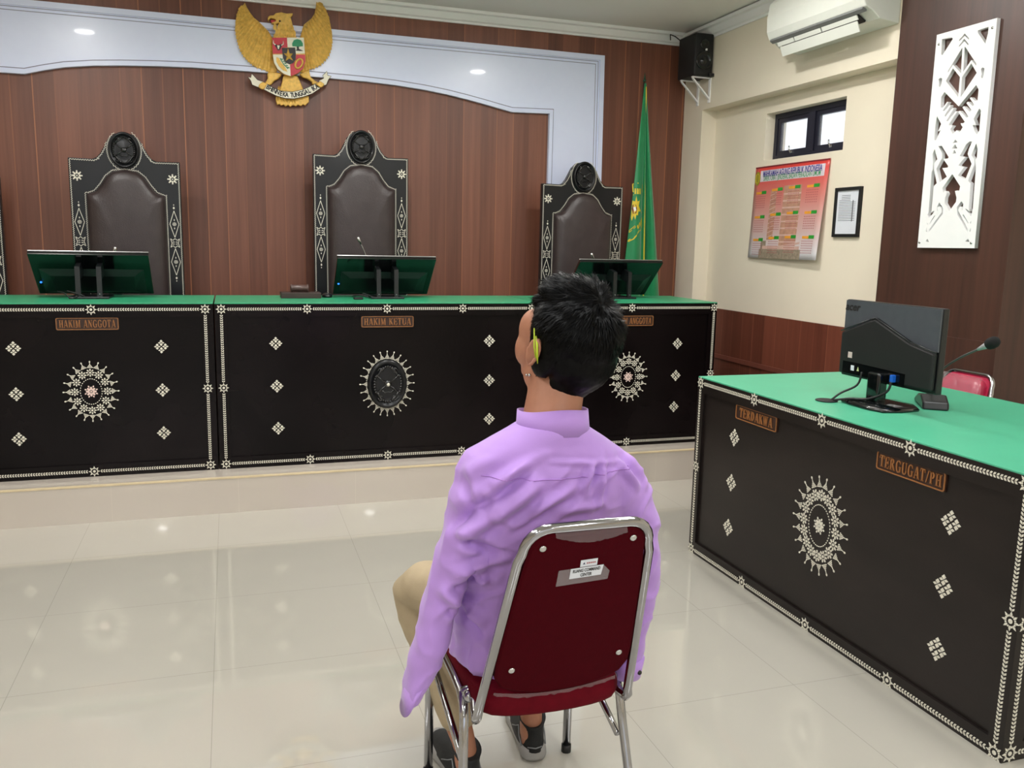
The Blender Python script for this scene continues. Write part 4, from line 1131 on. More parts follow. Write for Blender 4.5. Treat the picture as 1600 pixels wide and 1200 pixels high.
td = plate('tail_fan', 'tail_dn', Y0 - .002, .022, M_['gold'], t, .004)
mb = MB()
for k in range(8):
    x0 = .340 + k * .0115; x1 = .322 + k * .0168
    feather(mb, (x0, 2.345), (x1 , 2.245), .019, Y0 - .024, .006)
mb.build('tail_feathers', M_['gold'], td)
for k in ('leg_l', 'leg_r'): plate('leg', k, Y0 - .01, .03, M_['gold'], t, .008)
for k in ('claw_l', 'claw_r'): plate('claw', k, Y0 - .052, .016, M_['gold'], t, .005)
rb = plate('scroll', 'ribbon', Y0 - .046, .008, M_['whitepaint'], t, 0)
for k in ('rib_l', 'rib_r'): plate('scroll_end', k, Y0 - .04, .008, M_['whitepaint'], t, 0)
# motto set letter by letter along the scroll
mid = resample(RIBMID, .004)
motto = 'BHINNEKA TUNGGAL IKA'
mb = MB()
adv = [0.45 if ch in 'I ' else 1.0 for ch in motto]
tot = sum(adv); acc = 0
for ch, a_ in zip(motto, adv):
    u = (acc + a_ / 2) / tot; acc += a_
    if ch == ' ': continue
    i = min(len(mid) - 3, max(2, int(u * (len(mid) - 1))))
    p = mid[i]; d = (mid[i + 2] - mid[i - 2]).normalized(); n = Vector((-d.y, d.x))
    mb.text(ch, .040, lambda x, y, h: (p.x + d.x * x + n.x * y, Y0 - .0542 - h, p.y + d.y * x + n.y * y), .001, offset=.0015, sx=.75)
mb.build('motto_lettering', M_['blackpaint'], rb, fix=False)
# scroll outline
mb = MB()
R_ = GARUDA['ribbon']
strp = resample(R_ + [R_[0]], .02)
mb.tube([(p.x, Y0 - .054, p.y) for p in strp[:-1]], .0018, 5, closed=True)
for k in ('rib_l', 'rib_r'):
    mb.tube([(p[0], Y0 - .048, p[1]) for p in GARUDA[k]], .0018, 5, closed=True)
mb.build('scroll_outline', M_['blackpaint'], rb)

# ------------------------------------------------------------------ carved white panel on the column
def cutout(outline, holes, x0, th, name, m, label, cat):
    cu = bpy.data.curves.new('c', 'CURVE'); cu.dimensions = '2D'; cu.fill_mode = 'BOTH'; cu.extrude = th / 2
    for pl in [outline] + holes:
        sp = cu.splines.new('POLY'); sp.points.add(len(pl) - 1); sp.use_cyclic_u = True
        for i, (a, b) in enumerate(pl): sp.points[i].co = (-a, b, 0, 1)
    o = bpy.data.objects.new('c', cu); COL.objects.link(o)
    dg = bpy.context.evaluated_depsgraph_get()
    me = bpy.data.meshes.new_from_object(o.evaluated_get(dg))
    bpy.data.objects.remove(o)
    # curve plane (u,v,w) -> room (x = x0 - w, y = -u, z = v)
    for v in me.vertices:
        u, w_, h = v.co
        v.co = (x0 - h, -u, w_)
    me.name = name
    me.materials.clear(); me.materials.append(m)
    ob = bpy.data.objects.new(name, me); COL.objects.link(ob)
    return tag(ob, label, cat)
cutout([(3.495, 2.412), (3.150, 2.412), (3.138, 1.406), (3.487, 1.404)], [[(y, z) for y, z in p] for p in PANEL_HOLES], 3.27, .02,
       'fretwork_panel', M_['white'], 'tall white cut-out fretwork panel hung on the dark wood column', 'wall decoration')
o = bpy.data.objects['fretwork_panel']
m = o.data
# standoff screws
mb = MB()
for y, z in ((3.475, 2.365), (3.17, 2.375), (3.475, 1.43), (3.16, 1.43)):
    mb.tube([(3.28, y, z), (3.258, y, z)], .006, 10)
mb.build('screw', M_['silver'], o)

# ------------------------------------------------------------------ air conditioner
AY0, AY1 = 3.80, 4.63
t = thing('air_conditioner', 'white split air conditioner under the ceiling above the small window', 'air conditioner', (3.30, 4.2, 2.53))
prof = [(3.30, 2.83), (3.11, 2.83), (3.075, 2.80), (3.062, 2.72), (3.066, 2.64), (3.085, 2.60), (3.125, 2.585), (3.175, 2.55), (3.30, 2.535)]
def extr(mb, pr, y0, y1, mi=0, smooth=False):
    n = len(pr)
    return mb.add([(x, y, z) for y in (y0, y1) for x, z in pr], [tuple(range(n)), tuple(range(2 * n - 1, n - 1, -1))] + [(i, (i + 1) % n, n + (i + 1) % n, n + i) for i in range(n)], mi, smooth)
body = extr(MB(), prof, AY0, AY1).build('body', M_['acwhite'], t)
bv = body.modifiers.new('b', 'BEVEL'); bv.width = .006; bv.segments = 3; bv.limit_method = 'ANGLE'
extr(MB(), [(3.083, 2.600), (3.106, 2.590), (3.108, 2.580), (3.100, 2.578), (3.080, 2.590)], AY0 + .02, AY1 - .02).build('trim_strip', M_['acgrey'], t)
extr(MB(), [(3.10, 2.592), (3.165, 2.556), (3.161, 2.548), (3.096, 2.584)], AY0 + .09, AY1 - .06).build('air_outlet', M_['blackpaint'], t)
fl = extr(MB(), [(3.118, 2.552), (3.124, 2.550), (3.146, 2.503), (3.140, 2.501)], AY0 + .10, AY1 - .07).build('louvre', M_['acwhite'], t)
mb = MB()
for y0, y1 in ((AY0 + .09, AY0 + .37), (AY0 + .38, AY0 + .61), (AY0 + .62, AY1 - .06)):
    extr(mb, [(3.103, 2.577), (3.109, 2.577), (3.120, 2.557), (3.114, 2.555)], y0, y1)
mb.build('inner_louvre', M_['acwhite'], t)

# ------------------------------------------------------------------ loudspeaker and bracket
t = thing('loudspeaker', 'black box loudspeaker on a white bracket in the ceiling corner', 'speaker', (3.22, 5.72, 2.56))
MB().rbox(3.142, 3.288, 5.60, 5.84, 2.572, 2.858, .012, seg=3).build('cabinet', M_['matteblack'], t)
mb = MB()
n = 28
def lathe_y(mb, cx, cz, y, prof, n=28, sm=True):
    vs = [(cx + r * cos(2 * pi * k / n), y - h, cz + r * sin(2 * pi * k / n)) for r, h in prof for k in range(n)]
    mb.add(vs, [(i * n + k, i * n + (k + 1) % n, (i + 1) * n + (k + 1) % n, (i + 1) * n + k) for i in range(len(prof) - 1) for k in range(n)], 0, sm)
lathe_y(mb, 3.215, 2.675, 5.60, [(.062, -.004), (.062, .006), (.052, .008), (.046, .002), (.03, -.003), (.022, .004), (.0001, .009)])
mb.build('woofer', M_['glossblack'], t)
mb = MB()
lathe_y(mb, 3.215, 2.785, 5.60, [(.034, -.004), (.034, .005), (.026, .006), (.014, .0), (.0001, .006)])
mb.build('tweeter', M_['glossblack'], t)
MB().rbox(3.222, 3.236, 5.594, 5.60, 2.742, 2.756, .002).build('badge', M_['white'], t)
MB().rbox(3.255, 3.296, 5.585, 5.60, 2.570, 2.592, .004).build('clamp', M_['matteblack'], t)
b = thing('speaker_bracket', 'white angled steel bracket holding the loudspeaker on the corner pier', 'bracket', (3.25, 5.78, 2.40))
mb = MB()
for y in (5.64, 5.80):
    mb.box(3.15, 3.30, y - .01, y + .01, 2.563, 2.571)
    mb.add([(3.155, y - .009, 2.565), (3.155, y + .009, 2.565), (3.298, y + .009, 2.43), (3.298, y - .009, 2.43), (3.155, y - .009, 2.555), (3.155, y + .009, 2.555), (3.298, y + .009, 2.415), (3.298, y - .009, 2.415)],
           [(0, 1, 2, 3), (7, 6, 5, 4), (0, 3, 7, 4), (1, 5, 6, 2), (0, 4, 5, 1), (3, 2, 6, 7)])
    mb.box(3.292, 3.30, y - .012, y + .012, 2.40, 2.571)
mb.build('arm', M_['white'], b)
tag(MB().tube([(3.12, 5.93, 2.87), (3.10, 5.90, 2.90), (3.12, 5.86, 2.88), (3.16, 5.83, 2.84)], .004, 6).build('speaker_cable', M_['matteblack']), 'thin black cable looping from the cornice into the corner loudspeaker', 'cable')

# ------------------------------------------------------------------ calendar on the right wall
CY0, CZ0, CW, CH = 5.170, 1.318, .768, .602
def cal(u, v, h=0):
    lift = 0.006 + 0.012 * (1 - v) ** 1.5 * 1.0 + 0.03 * (u ** 2) * (1 - v) ** 0.8 + .008 * sin(u * pi)
    y = CY0 + (0.012 * (1 - v)) - u * CW
    return (XW - lift - h, y, CZ0 + v * CH)
def calendar():
    nu, nv = 16, 14
    mb = MB()
    for hh in (0,):
        vs = [cal(i / nu, j / nv) for j in range(nv + 1) for i in range(nu + 1)]
        mb.add(vs, [(j * (nu + 1) + i, j * (nu + 1) + i + 1, (j + 1) * (nu + 1) + i + 1, (j + 1) * (nu + 1) + i) for j in range(nv) for i in range(nu)], 0, True)
    m = bpy.data.materials.new('red_fading_print'); m.use_nodes = True
    nt = m.node_tree; N = nt.nodes; L = nt.links; b = N['Principled BSDF']
    tc = N.new('ShaderNodeTexCoord'); sp = N.new('ShaderNodeSeparateXYZ'); L.new(tc.outputs['Object'], sp.inputs[0])
    mr = N.new('ShaderNodeMapRange'); mr.inputs[1].default_value = CZ0; mr.inputs[2].default_value = CZ0 + CH; L.new(sp.outputs['Z'], mr.inputs[0])
    rp = N.new('ShaderNodeValToRGB'); e = rp.color_ramp.elements
    e[0].position = 0.05; e[0].color = lin((214, 212, 216)); e[1].position = 0.92; e[1].color = lin((212, 66, 60))
    x = e.new(0.3); x.color = lin((208, 176, 172)); x = e.new(0.62); x.color = lin((208, 132, 122))
    L.new(mr.outputs[0], rp.inputs[0]); L.new(rp.outputs[0], b.inputs['Base Color']); b.inputs['Roughness'].default_value = .35
    me = mb.mesh('wall_calendar', [m]); o = bpy.data.objects.new('wall_calendar', me); COL.objects.link(o)
    sd = o.modifiers.new('s', 'SOLIDIFY'); sd.thickness = .0008; sd.offset = 1
    tag(o, 'red and white court wall calendar hanging below the small window', 'calendar')
    fn = lambda a, b, h: cal(a, b, h + .0015)
    def grid_quad(mb, u0, u1, v0, v1, h=.0005, n=8):
        vs = [cal(u0 + (u1 - u0) * i / n, v0 + (v1 - v0) * j / n, .0012 + h) for j in range(n + 1) for i in range(n + 1)]
        mb.add(vs, [(j * (n + 1) + i, j * (n + 1) + i + 1, (j + 1) * (n + 1) + i + 1, (j + 1) * (n + 1) + i) for j in range(n) for i in range(n)])
    mb = MB(); grid_quad(mb, .085, .955, .835, .955)
    mb.build('title_strip', mat('pale_title_strip', (226, 214, 222), .4), o)
    mb = MB(); grid_quad(mb, 0, 1, .985, 1.0); mb.build('top_rail', mat('dark_red_rail', (120, 30, 36), .4), o)
    # pictured tower block and its ground
    mb = MB(); grid_quad(mb, .46, .70, .14, .77, .0003); grid_quad(mb, .27, .36, .20, .74, .0003)
    mb.build('printed_tower', mat('print_brown', (186, 140, 118), .4, var=.15, scale=30), o)
    mb = MB()
    for k in range(8): grid_quad(mb, .46, .70, .17 + k * .072, .188 + k * .072, .0006, 4)
    for k in range(10):
        v = .22 + k * .05
        mb.add([cal(.27, v, .002), cal(.36, v + .03, .002), cal(.36, v + .04, .002), cal(.27, v + .01, .002)], [(0, 1, 2, 3)])
    grid_quad(mb, .22, .76, .10, .135, .0006)
    mb.add([cal(.24, .13, .002), cal(.42, .10, .002), cal(.76, .16, .002), cal(.76, .18, .002), cal(.42, .13, .002)], [(0, 1, 2, 3, 4)])
    mb.build('printed_floors', mat('print_pink', (206, 170, 158), .4), o)
    mb = MB(); grid_quad(mb, .17, .78, 0.0, .10, .0003); grid_quad(mb, .19, .27, .10, .19, .0003)
    mb.build('printed_ground', mat('print_grey_brown', (150, 136, 118), .4, var=.3, scale=60), o)
    mb = MB()
    mb.text('MAHKAMAH AGUNG REPUBLIK INDONESIA', .055, lambda x, y, h: cal(.525 + x / CW, .915 + y / CH, .003), 0, offset=.0012, sx=.565)
    mb.build('title_lettering', mat('blue_print', (52, 48, 140), .5), o, fix=False)
    mb = MB()
    mb.text('DIREKTORAT JENDERAL BADAN PERADILAN UMUM', .046, lambda x, y, h: cal(.525 + x / CW, .866 + y / CH, .003), 0, offset=.0006, sx=.555)
    mb.build('subtitle_lettering', mat('green_print', (60, 150, 90), .5), o, fix=False)
    mb = MB()
    mb.text('KALENDER 2023', .032, lambda x, y, h: cal(.5 + x / CW, .795 + y / CH, .003), 0, sx=1.0)
    mb = MB()
    disc(mb, fn, (.045, .875), .042, 20, .075)
    mb.build('seal', mat('olive_seal', (150, 140, 40), .5), o)
    mb = MB()
    pts = [(.045 + .028 * cos(2 * pi * i / 20), .875 + .052 * sin(2 * pi * i / 20)) for i in range(20)]
    mb.tube([cal(a, b, .004) for a, b in pts], .0014, 5, closed=True)
    mb.build('seal_ring', M_['yellow'], o)
    m_or, m_gr, m_dt = mat('orange_print', (232, 158, 50), .4), mat('green_tab_print', (46, 150, 50), .4), mat('date_print', (168, 84, 88), .5)
    for ci, u in enumerate((.045, .285, .525, .765)):
        for ri, v in enumerate((.700, .435, .185)):
            mo, mg, md = MB(), MB(), MB()
            vv = v + (.012 if ci in (1, 2) else 0) + .01 * ci
            uu = u + .01 * ri
            grid_quad(mo, uu, uu + .085, vv, vv + .026, .0012, 3)
            grid_quad(mg, uu + .085, uu + .155, vv, vv + .034, .0014, 3)
            for r in range(6):
                for c in range(7):
                    a = uu + c * .022; bq = vv - .03 - r * .024
                    if bq < .01: continue
                    md.add([cal(a, bq, .002), cal(a + .011, bq, .002), cal(a + .011, bq + .009, .002), cal(a, bq + .009, .002)], [(0, 1, 2, 3)])
            mt = mo.build('month_tab', m_or, o)
            mg.build('month_number_tab', m_gr, mt)
            md.build('date_rows', m_dt, mt)
calendar()

# framed notice
t = thing('framed_notice', 'small black-framed printed notice to the right of the calendar', 'picture frame', (XW, 4.215, 1.458))
ya, yb_, za, zb_ = 4.103, 4.326, 1.458, 1.742
mb = MB()
w = .018
mb.rbox(XW - .018, XW, ya, yb_, za, za + w, .002).rbox(XW - .018, XW, ya, yb_, zb_ - w, zb_, .002).rbox(XW - .018, XW, ya, ya + w, za + w, zb_ - w, .002).rbox(XW - .018, XW, yb_ - w, yb_, za + w, zb_ - w, .002)
mb.build('frame', M_['matteblack'], t)
pp = MB().box(XW - .008, XW - .001, ya + w, yb_ - w, za + w, zb_ - w).build('notice_sheet', M_['paper'], t)
mb = MB()
fnn = lambda a, b, h: (XW - .008 - h, yb_ - a, b)
for k in range(16):
    z = zb_ - .048 - k * .0095
    a0 = .035 if k > 2 else .055
    a1 = .175 if k > 3 else .13
    mb.poly([(a0, z), (a1, z), (a1, z + .003), (a0, z + .003)], fnn, .0006)
mb.poly([(.150, zb_ - .195), (.158, zb_ - .195), (.158, zb_ - .075), (.150, zb_ - .075)], fnn, .0006)
mb.build('printed_lines', M_['ink'], pp)

# ------------------------------------------------------------------ flag
t = thing('flag_on_stand', 'green court flag with yellow emblem hanging beside the right judge chair', 'flag', (2.87, 5.80, PZ))
mb = MB().tube([(2.87, 5.80, PZ + .03), (2.862, 5.80, 2.53)], .011, 12)
mb.build('pole', M_['wood'], t)
mb = MB().ell((2.861, 5.80, 2.545), (.013, .013, .012)).tube([(2.861, 5.80, 2.55), (2.861, 5.80, 2.60)], [.009, .001], 8)
mb.build('finial', mat('dark_green_finial', (30, 70, 46), .4), t)
mb = MB()
lathe = [(.17, 0), (.17, .015), (.12, .03), (.04, .04), (.02, .07), (.0001, .07)]
n = 28
mb.add([(2.87 + r * cos(2 * pi * k / n), 5.80 + r * sin(2 * pi * k / n), PZ + h) for r, h in lathe for k in range(n)],
       [(i * n + k, i * n + (k + 1) % n, (i + 1) * n + (k + 1) % n, (i + 1) * n + k) for i in range(5) for k in range(n)], 0, True)
mb.build('stand', M_['wood'], t)
def flx(z):
    k = (2.52 - z) / 1.26
    return 2.853 - .100 * k, 2.868 + .140 * k
def fly(x, z):
    l, r = flx(z)
    s = (x - l) / max(r - l, 1e-4)
    k = min(1, (2.56 - z) / 1.0)
    y = 5.785 - .010 * k
    y += k * (.020 * math.exp(-((s - .56) / .07) ** 2) + .045 * math.exp(-((s - .70) / .05) ** 2) - .018 * math.exp(-((s - .62) / .03) ** 2) - .022 * math.exp(-((s - .30) / .28) ** 2) - .026 * math.exp(-((s - .86) / .12) ** 2))
    y += .012 * k * sin(s * 9 + z * 2)
    return y
mb = MB()
nu, nv = 60, 40
vs = []
for j in range(nv + 1):
    z = 2.525 - (2.525 - .95) * j / nv
    l, r = flx(z)
    for i in range(nu + 1):
        x = l + (r - l) * i / nu
        vs.append((x, fly(x, z), z))
mb.add(vs, [(j * (nu + 1) + i, j * (nu + 1) + i + 1, (j + 1) * (nu + 1) + i + 1, (j + 1) * (nu + 1) + i) for j in range(nv) for i in range(nu)], 0, True)
cl = mb.build('cloth', M_['flag'], t, fix=False)
sd = cl.modifiers.new('s', 'SOLIDIFY'); sd.thickness = .003; sd.offset = 0
ff = lambda a, b, h: (a, fly(a, b) - .003 - h, b)
mb = MB()
for j in range(60):
    z0 = 2.50 - j * .0255; z1 = z0 - .0255
    q = []
    for z, s_ in ((z0, .60), (z0, .60 + .028), (z1, .60 + .028), (z1, .60)):
        l, r = flx(z); q.append((l + (r - l) * s_, z))
    w0 = .0035
    vs = [ff(q[0][0], q[0][1], .002), ff(q[0][0] + .006, q[1][1], .002), ff(q[3][0] + .006, q[2][1], .002), ff(q[3][0], q[3][1], .002)]
    mb.add(vs, [(0, 1, 2, 3)])
mb.build('yellow_fringe', M_['yellow'], cl)
def stroke(mb, key, fn, w=.003):
    P = [Vector(p) for p in FLAGART[key]]
    P = P + [P[0]]
    for a, b in zip(P, P[1:]):
        d = b - a
        if d.length < 1e-4: continue
        d.normalize(); n = Vector((-d.y, d.x)) * w
        mb.poly([tuple(a - n), tuple(b - n), tuple(b + n), tuple(a + n)], fn, .0006, back=False)
clampx = lambda pl: [(max(x, flx(z)[0] + .001), z) for x, z in pl]
mb = MB()
mb.poly(clampx(FLAGART['star']), ff, .001)
mb.poly(clampx(FLAGART['arc']), ff, .001)
stroke(mb, 'band', ff); stroke(mb, 'sash', ff, .0035); stroke(mb, 'sash2', ff, .002)
for k in ('l1', 'l2', 'l3'): mb.poly(FLAGART[k], ff, .001)
for k in range(4):
    x = FLAGART['band'][0][0] + .012 + k * .014; z = FLAGART['band'][4][1]
    mb.poly([(x, z - .022), (x + .008, z - .022), (x + .008, z + .018), (x, z + .018)], ff, .001)
emb = mb.build('emblem', M_['yellow'], cl)
MB().poly(clampx(FLAGART['core']), lambda a, b, h: ff(a, b, h + .001), .001).build('emblem_core', mat('maroon_thread', (110, 40, 44), .6), cl)
MB().poly(clampx(FLAGART['core2']), lambda a, b, h: ff(a, b, h + .002), .001).build('emblem_core_white', M_['white'], cl)

# ------------------------------------------------------------------ equipment on the judges' bench
def bench_monitor(cx, label):
    t = thing('computer_monitor', label, 'monitor', (cx, 5.0, BT), group='reclined monitors on the judges bench')
    ca = Vector((0, .252, -.222)).normalized()        # down along the panel
    nb = Vector((0, -ca.z, ca.y)); nb = Vector((0, -.222, -.252)).normalized()  # back normal (toward camera, down)
    top = Vector((cx, 4.90, BT + .226))
    P = lambda a, s, h: tuple(top + Vector((a, 0, 0)) + ca * s + nb * h)
    H = .325
    mx = Matrix((Vector((1, 0, 0)), ca, -nb)).transposed().to_4x4(); mx.translation = top
    mb = MB().rbox(-.283, .283, 0, H, -.002, .020, .004, mx=mx)
    s_ = mb.build('screen_housing', M_['glossblack'], t)
    MB().rbox(-.283, .283, -.001, .006, .018, .024, .002, mx=mx).build('top_edge', M_['silver'], s_)
    mb = MB()
    a = [P(-.25, .115, .002), P(.25, .115, .002), P(.25, H - .01, .002), P(-.25, H - .01, .002)]
    b = [P(-.20, .150, .022), P(.20, .150, .022), P(.19, H - .05, .022), P(-.19, H - .05, .022)]
    mb.add(a + b, [(4, 5, 6, 7), (0, 1, 5, 4), (1, 2, 6, 5), (2, 3, 7, 6), (3, 0, 4, 7)])
    mb.build('rear_bulge', M_['plastic'], s_)
    MB().box(-.275, .275, .012, H - .012, .0201, .0215, mx=mx).build('screen', mat('dark_screen', (8, 9, 12), .15), s_)
    for sx in (-.055, .045):
        mb = MB()
        p = Vector(P(sx, .13, .02)); q = Vector(P(sx, .2, .02))
        zt = BT + .17
        x0, x1 = cx + sx - .012, cx + sx + .012
        pr = [(4.955, BT + .185), (4.875, BT + .165), (4.872, BT), (4.892, BT), (4.896, BT + .10), (4.995, BT + .12)]
        n = len(pr)
        mb.add([(x, y, z) for x in (x0, x1) for y, z in pr], [tuple(range(n)), tuple(range(2 * n - 1, n - 1, -1))] + [(i, (i + 1) % n, n + (i + 1) % n, n + i) for i in range(n)])
        mb.build('stand_leg', M_['plastic'], t)
        MB().ell((cx + sx + .0, 4.870, BT + .025), (.003, .002, .003), seg=8, rings=6).build('screw', M_['silver'], t)
    MB().rbox(cx - .10, cx + .09, 4.865, 5.06, BT, BT + .012, .004).build('stand_base', M_['plastic'], t)
    return t
m1 = bench_monitor(.857, 'reclined black monitor seen from behind on the HAKIM KETUA bench unit')
top = Vector((.857, 4.90, BT + .226)); ca = Vector((0, .252, -.222)).normalized(); nb = Vector((0, -.222, -.252)).normalized()
mb = MB().ell(tuple(top + Vector((-.258, 0, 0)) + ca * .225 + nb * .004), (.006, .004, .005), seg=10, rings=6)
led = mb.build('power_light', M_['led'], m1)
m2 = copy_thing(m1, (-.683, 5.0, BT), None, 'reclined black monitor seen from behind on the leftmost bench unit')
m3 = copy_thing(m1, (2.321, 5.0, BT), None, "reclined black monitor beside the flag, right of the person's head")
for c in list(m3.children):
    if c.name.startswith('power_light'): bpy.data.objects.remove(c)

def bench_mic(bx, hx, hz, label):
    t = thing('gooseneck_microphone', label, 'microphone', (bx, 5.215, BT), group='gooseneck microphones on the judges bench')
    MB().rbox(bx - .035, bx + .035, 5.185, 5.255, BT, BT + .022, .006).build('base', M_['plastic'], t)
    p0, p3 = Vector((bx, 5.215, BT + .02)), Vector((hx, 5.20, hz))
    pts = []
    for i in range(15):
        u = i / 14
        p = p0.lerp(p3, u); p.x += .02 * sin(pi * u) * (1 if bx < hx else -1) * -1
        pts.append(p)
    MB().tube(pts, .0035, 8).build('gooseneck', M_['silver'], t)
    d = (pts[-1] - pts[-3]).normalized()
    MB().tube([p3 - d * .02, p3, p3 + d * .02, p3 + d * .028], [.0045, .008, .010, .006], 12).build('capsule', M_['silver'], t)
bench_mic(-.60, -.597, 1.288, 'small gooseneck microphone behind the left bench monitor')
bench_mic(.82, .742, 1.372, 'tallest gooseneck microphone behind the middle bench monitor')
bench_mic(2.31, 2.250, 1.302, "gooseneck microphone behind the right bench monitor, leaning left above the person's head")

t = thing('gavel_block', 'dark wooden gavel block on the bench left of the middle monitor', 'gavel block', (.375, 4.96, BT))
MB().rbox(.268, .486, 4.92, 5.04, BT, BT + .032, .003).build('block', M_['wood'], t)
t = thing('gavel', 'small brown wooden gavel lying on its block', 'gavel', (.372, 4.98, BT + .032))
mb = MB().tube([(.322, 4.98, BT + .054), (.326, 4.98, BT + .054), (.330, 4.98, BT + .054), (.336, 4.98, BT + .054), (.408, 4.98, BT + .054), (.414, 4.98, BT + .054), (.418, 4.98, BT + .054), (.422, 4.98, BT + .054)], [.018, .022, .022, .019, .019, .022, .022, .018], 18)
mb.build('head', mat('gavel_head_wood', (78, 58, 54), .3, var=.2), t)
MB().tube([(.372, 4.99, BT + .056), (.374, 5.09, BT + .046), (.376, 5.17, BT + .040)], [.007, .008, .010], 10).build('handle', M_['wood'], t)
t = thing('computer_mouse', 'black computer mouse beside the gavel block', 'mouse', (.528, 5.02, BT))
mb = MB().ell((.528, 5.02, BT + .008), (.03, .05, .018))
mb.build('shell', M_['plastic'], t); MB().box(.5265, .5295, 4.985, 5.0, BT + .018, BT + .025).build('wheel', M_['acgrey'], t)
tag(MB().rbox(.655, .705, 4.815, 4.86, BT, BT + .012, .004).build('adapter_box', M_['matteblack']), 'tiny black adapter lying in front of the middle bench monitor', 'adapter')
def cable(name, pts, label, r=.0035, m='matteblack', sub=5):
    P = [Vector(p) for p in pts]; out = []
    for i in range(len(P) - 1):
        p0, p1, p2, p3 = P[max(i - 1, 0)], P[i], P[i + 1], P[min(i + 2, len(P) - 1)]
        for k in range(sub):
            t_ = k / sub
            out.append(0.5 * ((2 * p1) + (-p0 + p2) * t_ + (2 * p0 - 5 * p1 + 4 * p2 - p3) * t_ ** 2 + (-p0 + 3 * p1 - 3 * p2 + p3) * t_ ** 3))
    out.append(P[-1])
    o = MB().tube(out, r, 8).build(name, M_[m])
    return tag(o, label, 'cable') if label else o
cable('monitor_cable', [(-.84, 4.92, BT + .035), (-.80, 4.86, BT + .03), (-.77, 4.85, BT + .005), (-.74, 4.87, BT + .02), (-.79, 4.88, BT + .04), (-.72, 4.86, BT + .02), (-.70, 4.90, BT + .006), (-.66, 4.92, BT + .01)], 'tangled black cable under the left bench monitor')
cable('monitor_cable', [(.66, 4.95, BT + .01), (.70, 4.90, BT + .02), (.74, 4.87, BT + .012), (.72, 4.93, BT + .03), (.78, 4.90, BT + .006)], 'tangled black cable under the middle bench monitor')

# ------------------------------------------------------------------ monitor and microphone on the side desk
XM = 2.30
t = thing('computer_monitor', 'upright black monitor seen from behind on the green side desk', 'monitor', (XM, 2.55, DZ))
y0, y1, z0, z1 = 2.315, 2.802, .898, 1.196
mb = MB().rbox(XM + .004, XM + .030, y0, y1, z0, z1, .004)
hs = mb.build('screen_housing', M_['plastic'], t)
MB().box(XM + .0301, XM + .031, y0 + .012, y1 - .012, z0 + .016, z1 - .012).build('screen', mat('dark_screen_desk', (8, 9, 12), .15), hs)
# rear shell: glossy upper part above a peaked edge, matt lower part
fm = lambda a, b, h: (XM + .004 - h, y1 - a, b)     # a from the far (left in view) edge
Wm = y1 - y0
pk = [(0, z0 + .175), (.155, z0 + .232), (.185, z0 + .240), (Wm - .12, z0 + .170), (Wm, z0 + .148)]
MB().poly([(0.004, z1 - .003), (Wm - .004, z1 - .003)] + [(min(max(a, .004), Wm - .004), b) for a, b in pk[::-1]], fm, .006).build('glossy_rear_cover', mat('reflection_grey_cover', (76, 80, 86), .3, coat=.5, coatr=.25), hs)  # grey of the room's reflections is put into the cover colour
lo = MB().poly([(.006, z0 + .010), (Wm - .006, z0 + .012)] + [(min(max(a, .006), Wm - .006), b - .004) for a, b in pk[::-1]], fm, .020).build('rear_shell', M_['matteblack'], hs)
bv = lo.modifiers.new('b', 'BEVEL'); bv.width = .007; bv.segments = 2; bv.limit_method = 'ANGLE'
mb = MB()
for a, b in zip(pk, pk[1:]):
    mb.tube([fm(a[0], a[1], .017), fm(b[0], b[1], .017)], .0026, 6)
mb.build('peaked_ridge', M_['plastic'], hs)
MB().poly([(.19, z0 + .012), (.36, z0 + .012), (.36, z0 + .055), (.12, z0 + .060), (.03, z0 + .060), (.03, z0 + .014)], lambda a, b, h: fm(a, b, .0195 + h), .0015).build('port_recess', M_['glossblack'], hs)
mb = MB()
mb.text('acer', .042, lambda x, y, h: fm(.045 + x + y * .2, z1 - .028 + y, .0065 + h), .0006, offset=.0012, sx=1.1)
mb.build('maker_lettering', M_['blackpaint'], hs, fix=False)
MB().poly([(.055, z0 + .075), (.078, z0 + .075), (.078, z0 + .098), (.055, z0 + .098)], lambda a, b, h: fm(a, b, .020 + h), .0006).build('rating_sticker', mat('pale_sticker', (214, 196, 190), .5), hs)
MB().poly([(.078, z0 + .028), (.096, z0 + .028), (.096, z0 + .048), (.078, z0 + .048)], lambda a, b, h: fm(a, b, .0212 + h), .0006).build('sticker', M_['paper'], hs)
MB().poly([(.112, z0 + .030), (.124, z0 + .030), (.118, z0 + .047)], lambda a, b, h: fm(a, b, .0212 + h), .0006).build('sticker', mat('yellow_green_sticker', (190, 200, 140), .5), hs)
MB().rbox(XM - .055, XM - .012, 2.525, 2.590, DZ + .015, z0 + .045, .012, seg=4).build('neck', M_['glossblack'], t)
mb = MB()
bp = [(2.185, 2.60), (2.20, 2.66), (2.27, 2.68), (2.36, 2.66), (2.40, 2.60), (2.395, 2.50), (2.36, 2.44), (2.27, 2.425), (2.20, 2.44), (2.183, 2.50)]
n = len(bp); cxb, cyb = 2.29, 2.555
vs = []
for s_, h in ((1, 0), (1.02, .006), (.95, .014), (.4, .022), (.0001, .023)):
    vs += [(cxb + (x - cxb) * s_, cyb + (y - cyb) * s_, DZ + h) for x, y in bp]
mb.add(vs, [(i * n + k, i * n + (k + 1) % n, (i + 1) * n + (k + 1) % n, (i + 1) * n + k) for i in range(4) for k in range(n)] + [tuple(range(n))], 0, True)
mb.build('base', M_['glossblack'], t)
vga = MB().rbox(XM - .034, XM - .016, 2.483, 2.497, z0 + .018, z0 + .045, .003).build('video_plug', M_['bluecab'], t)
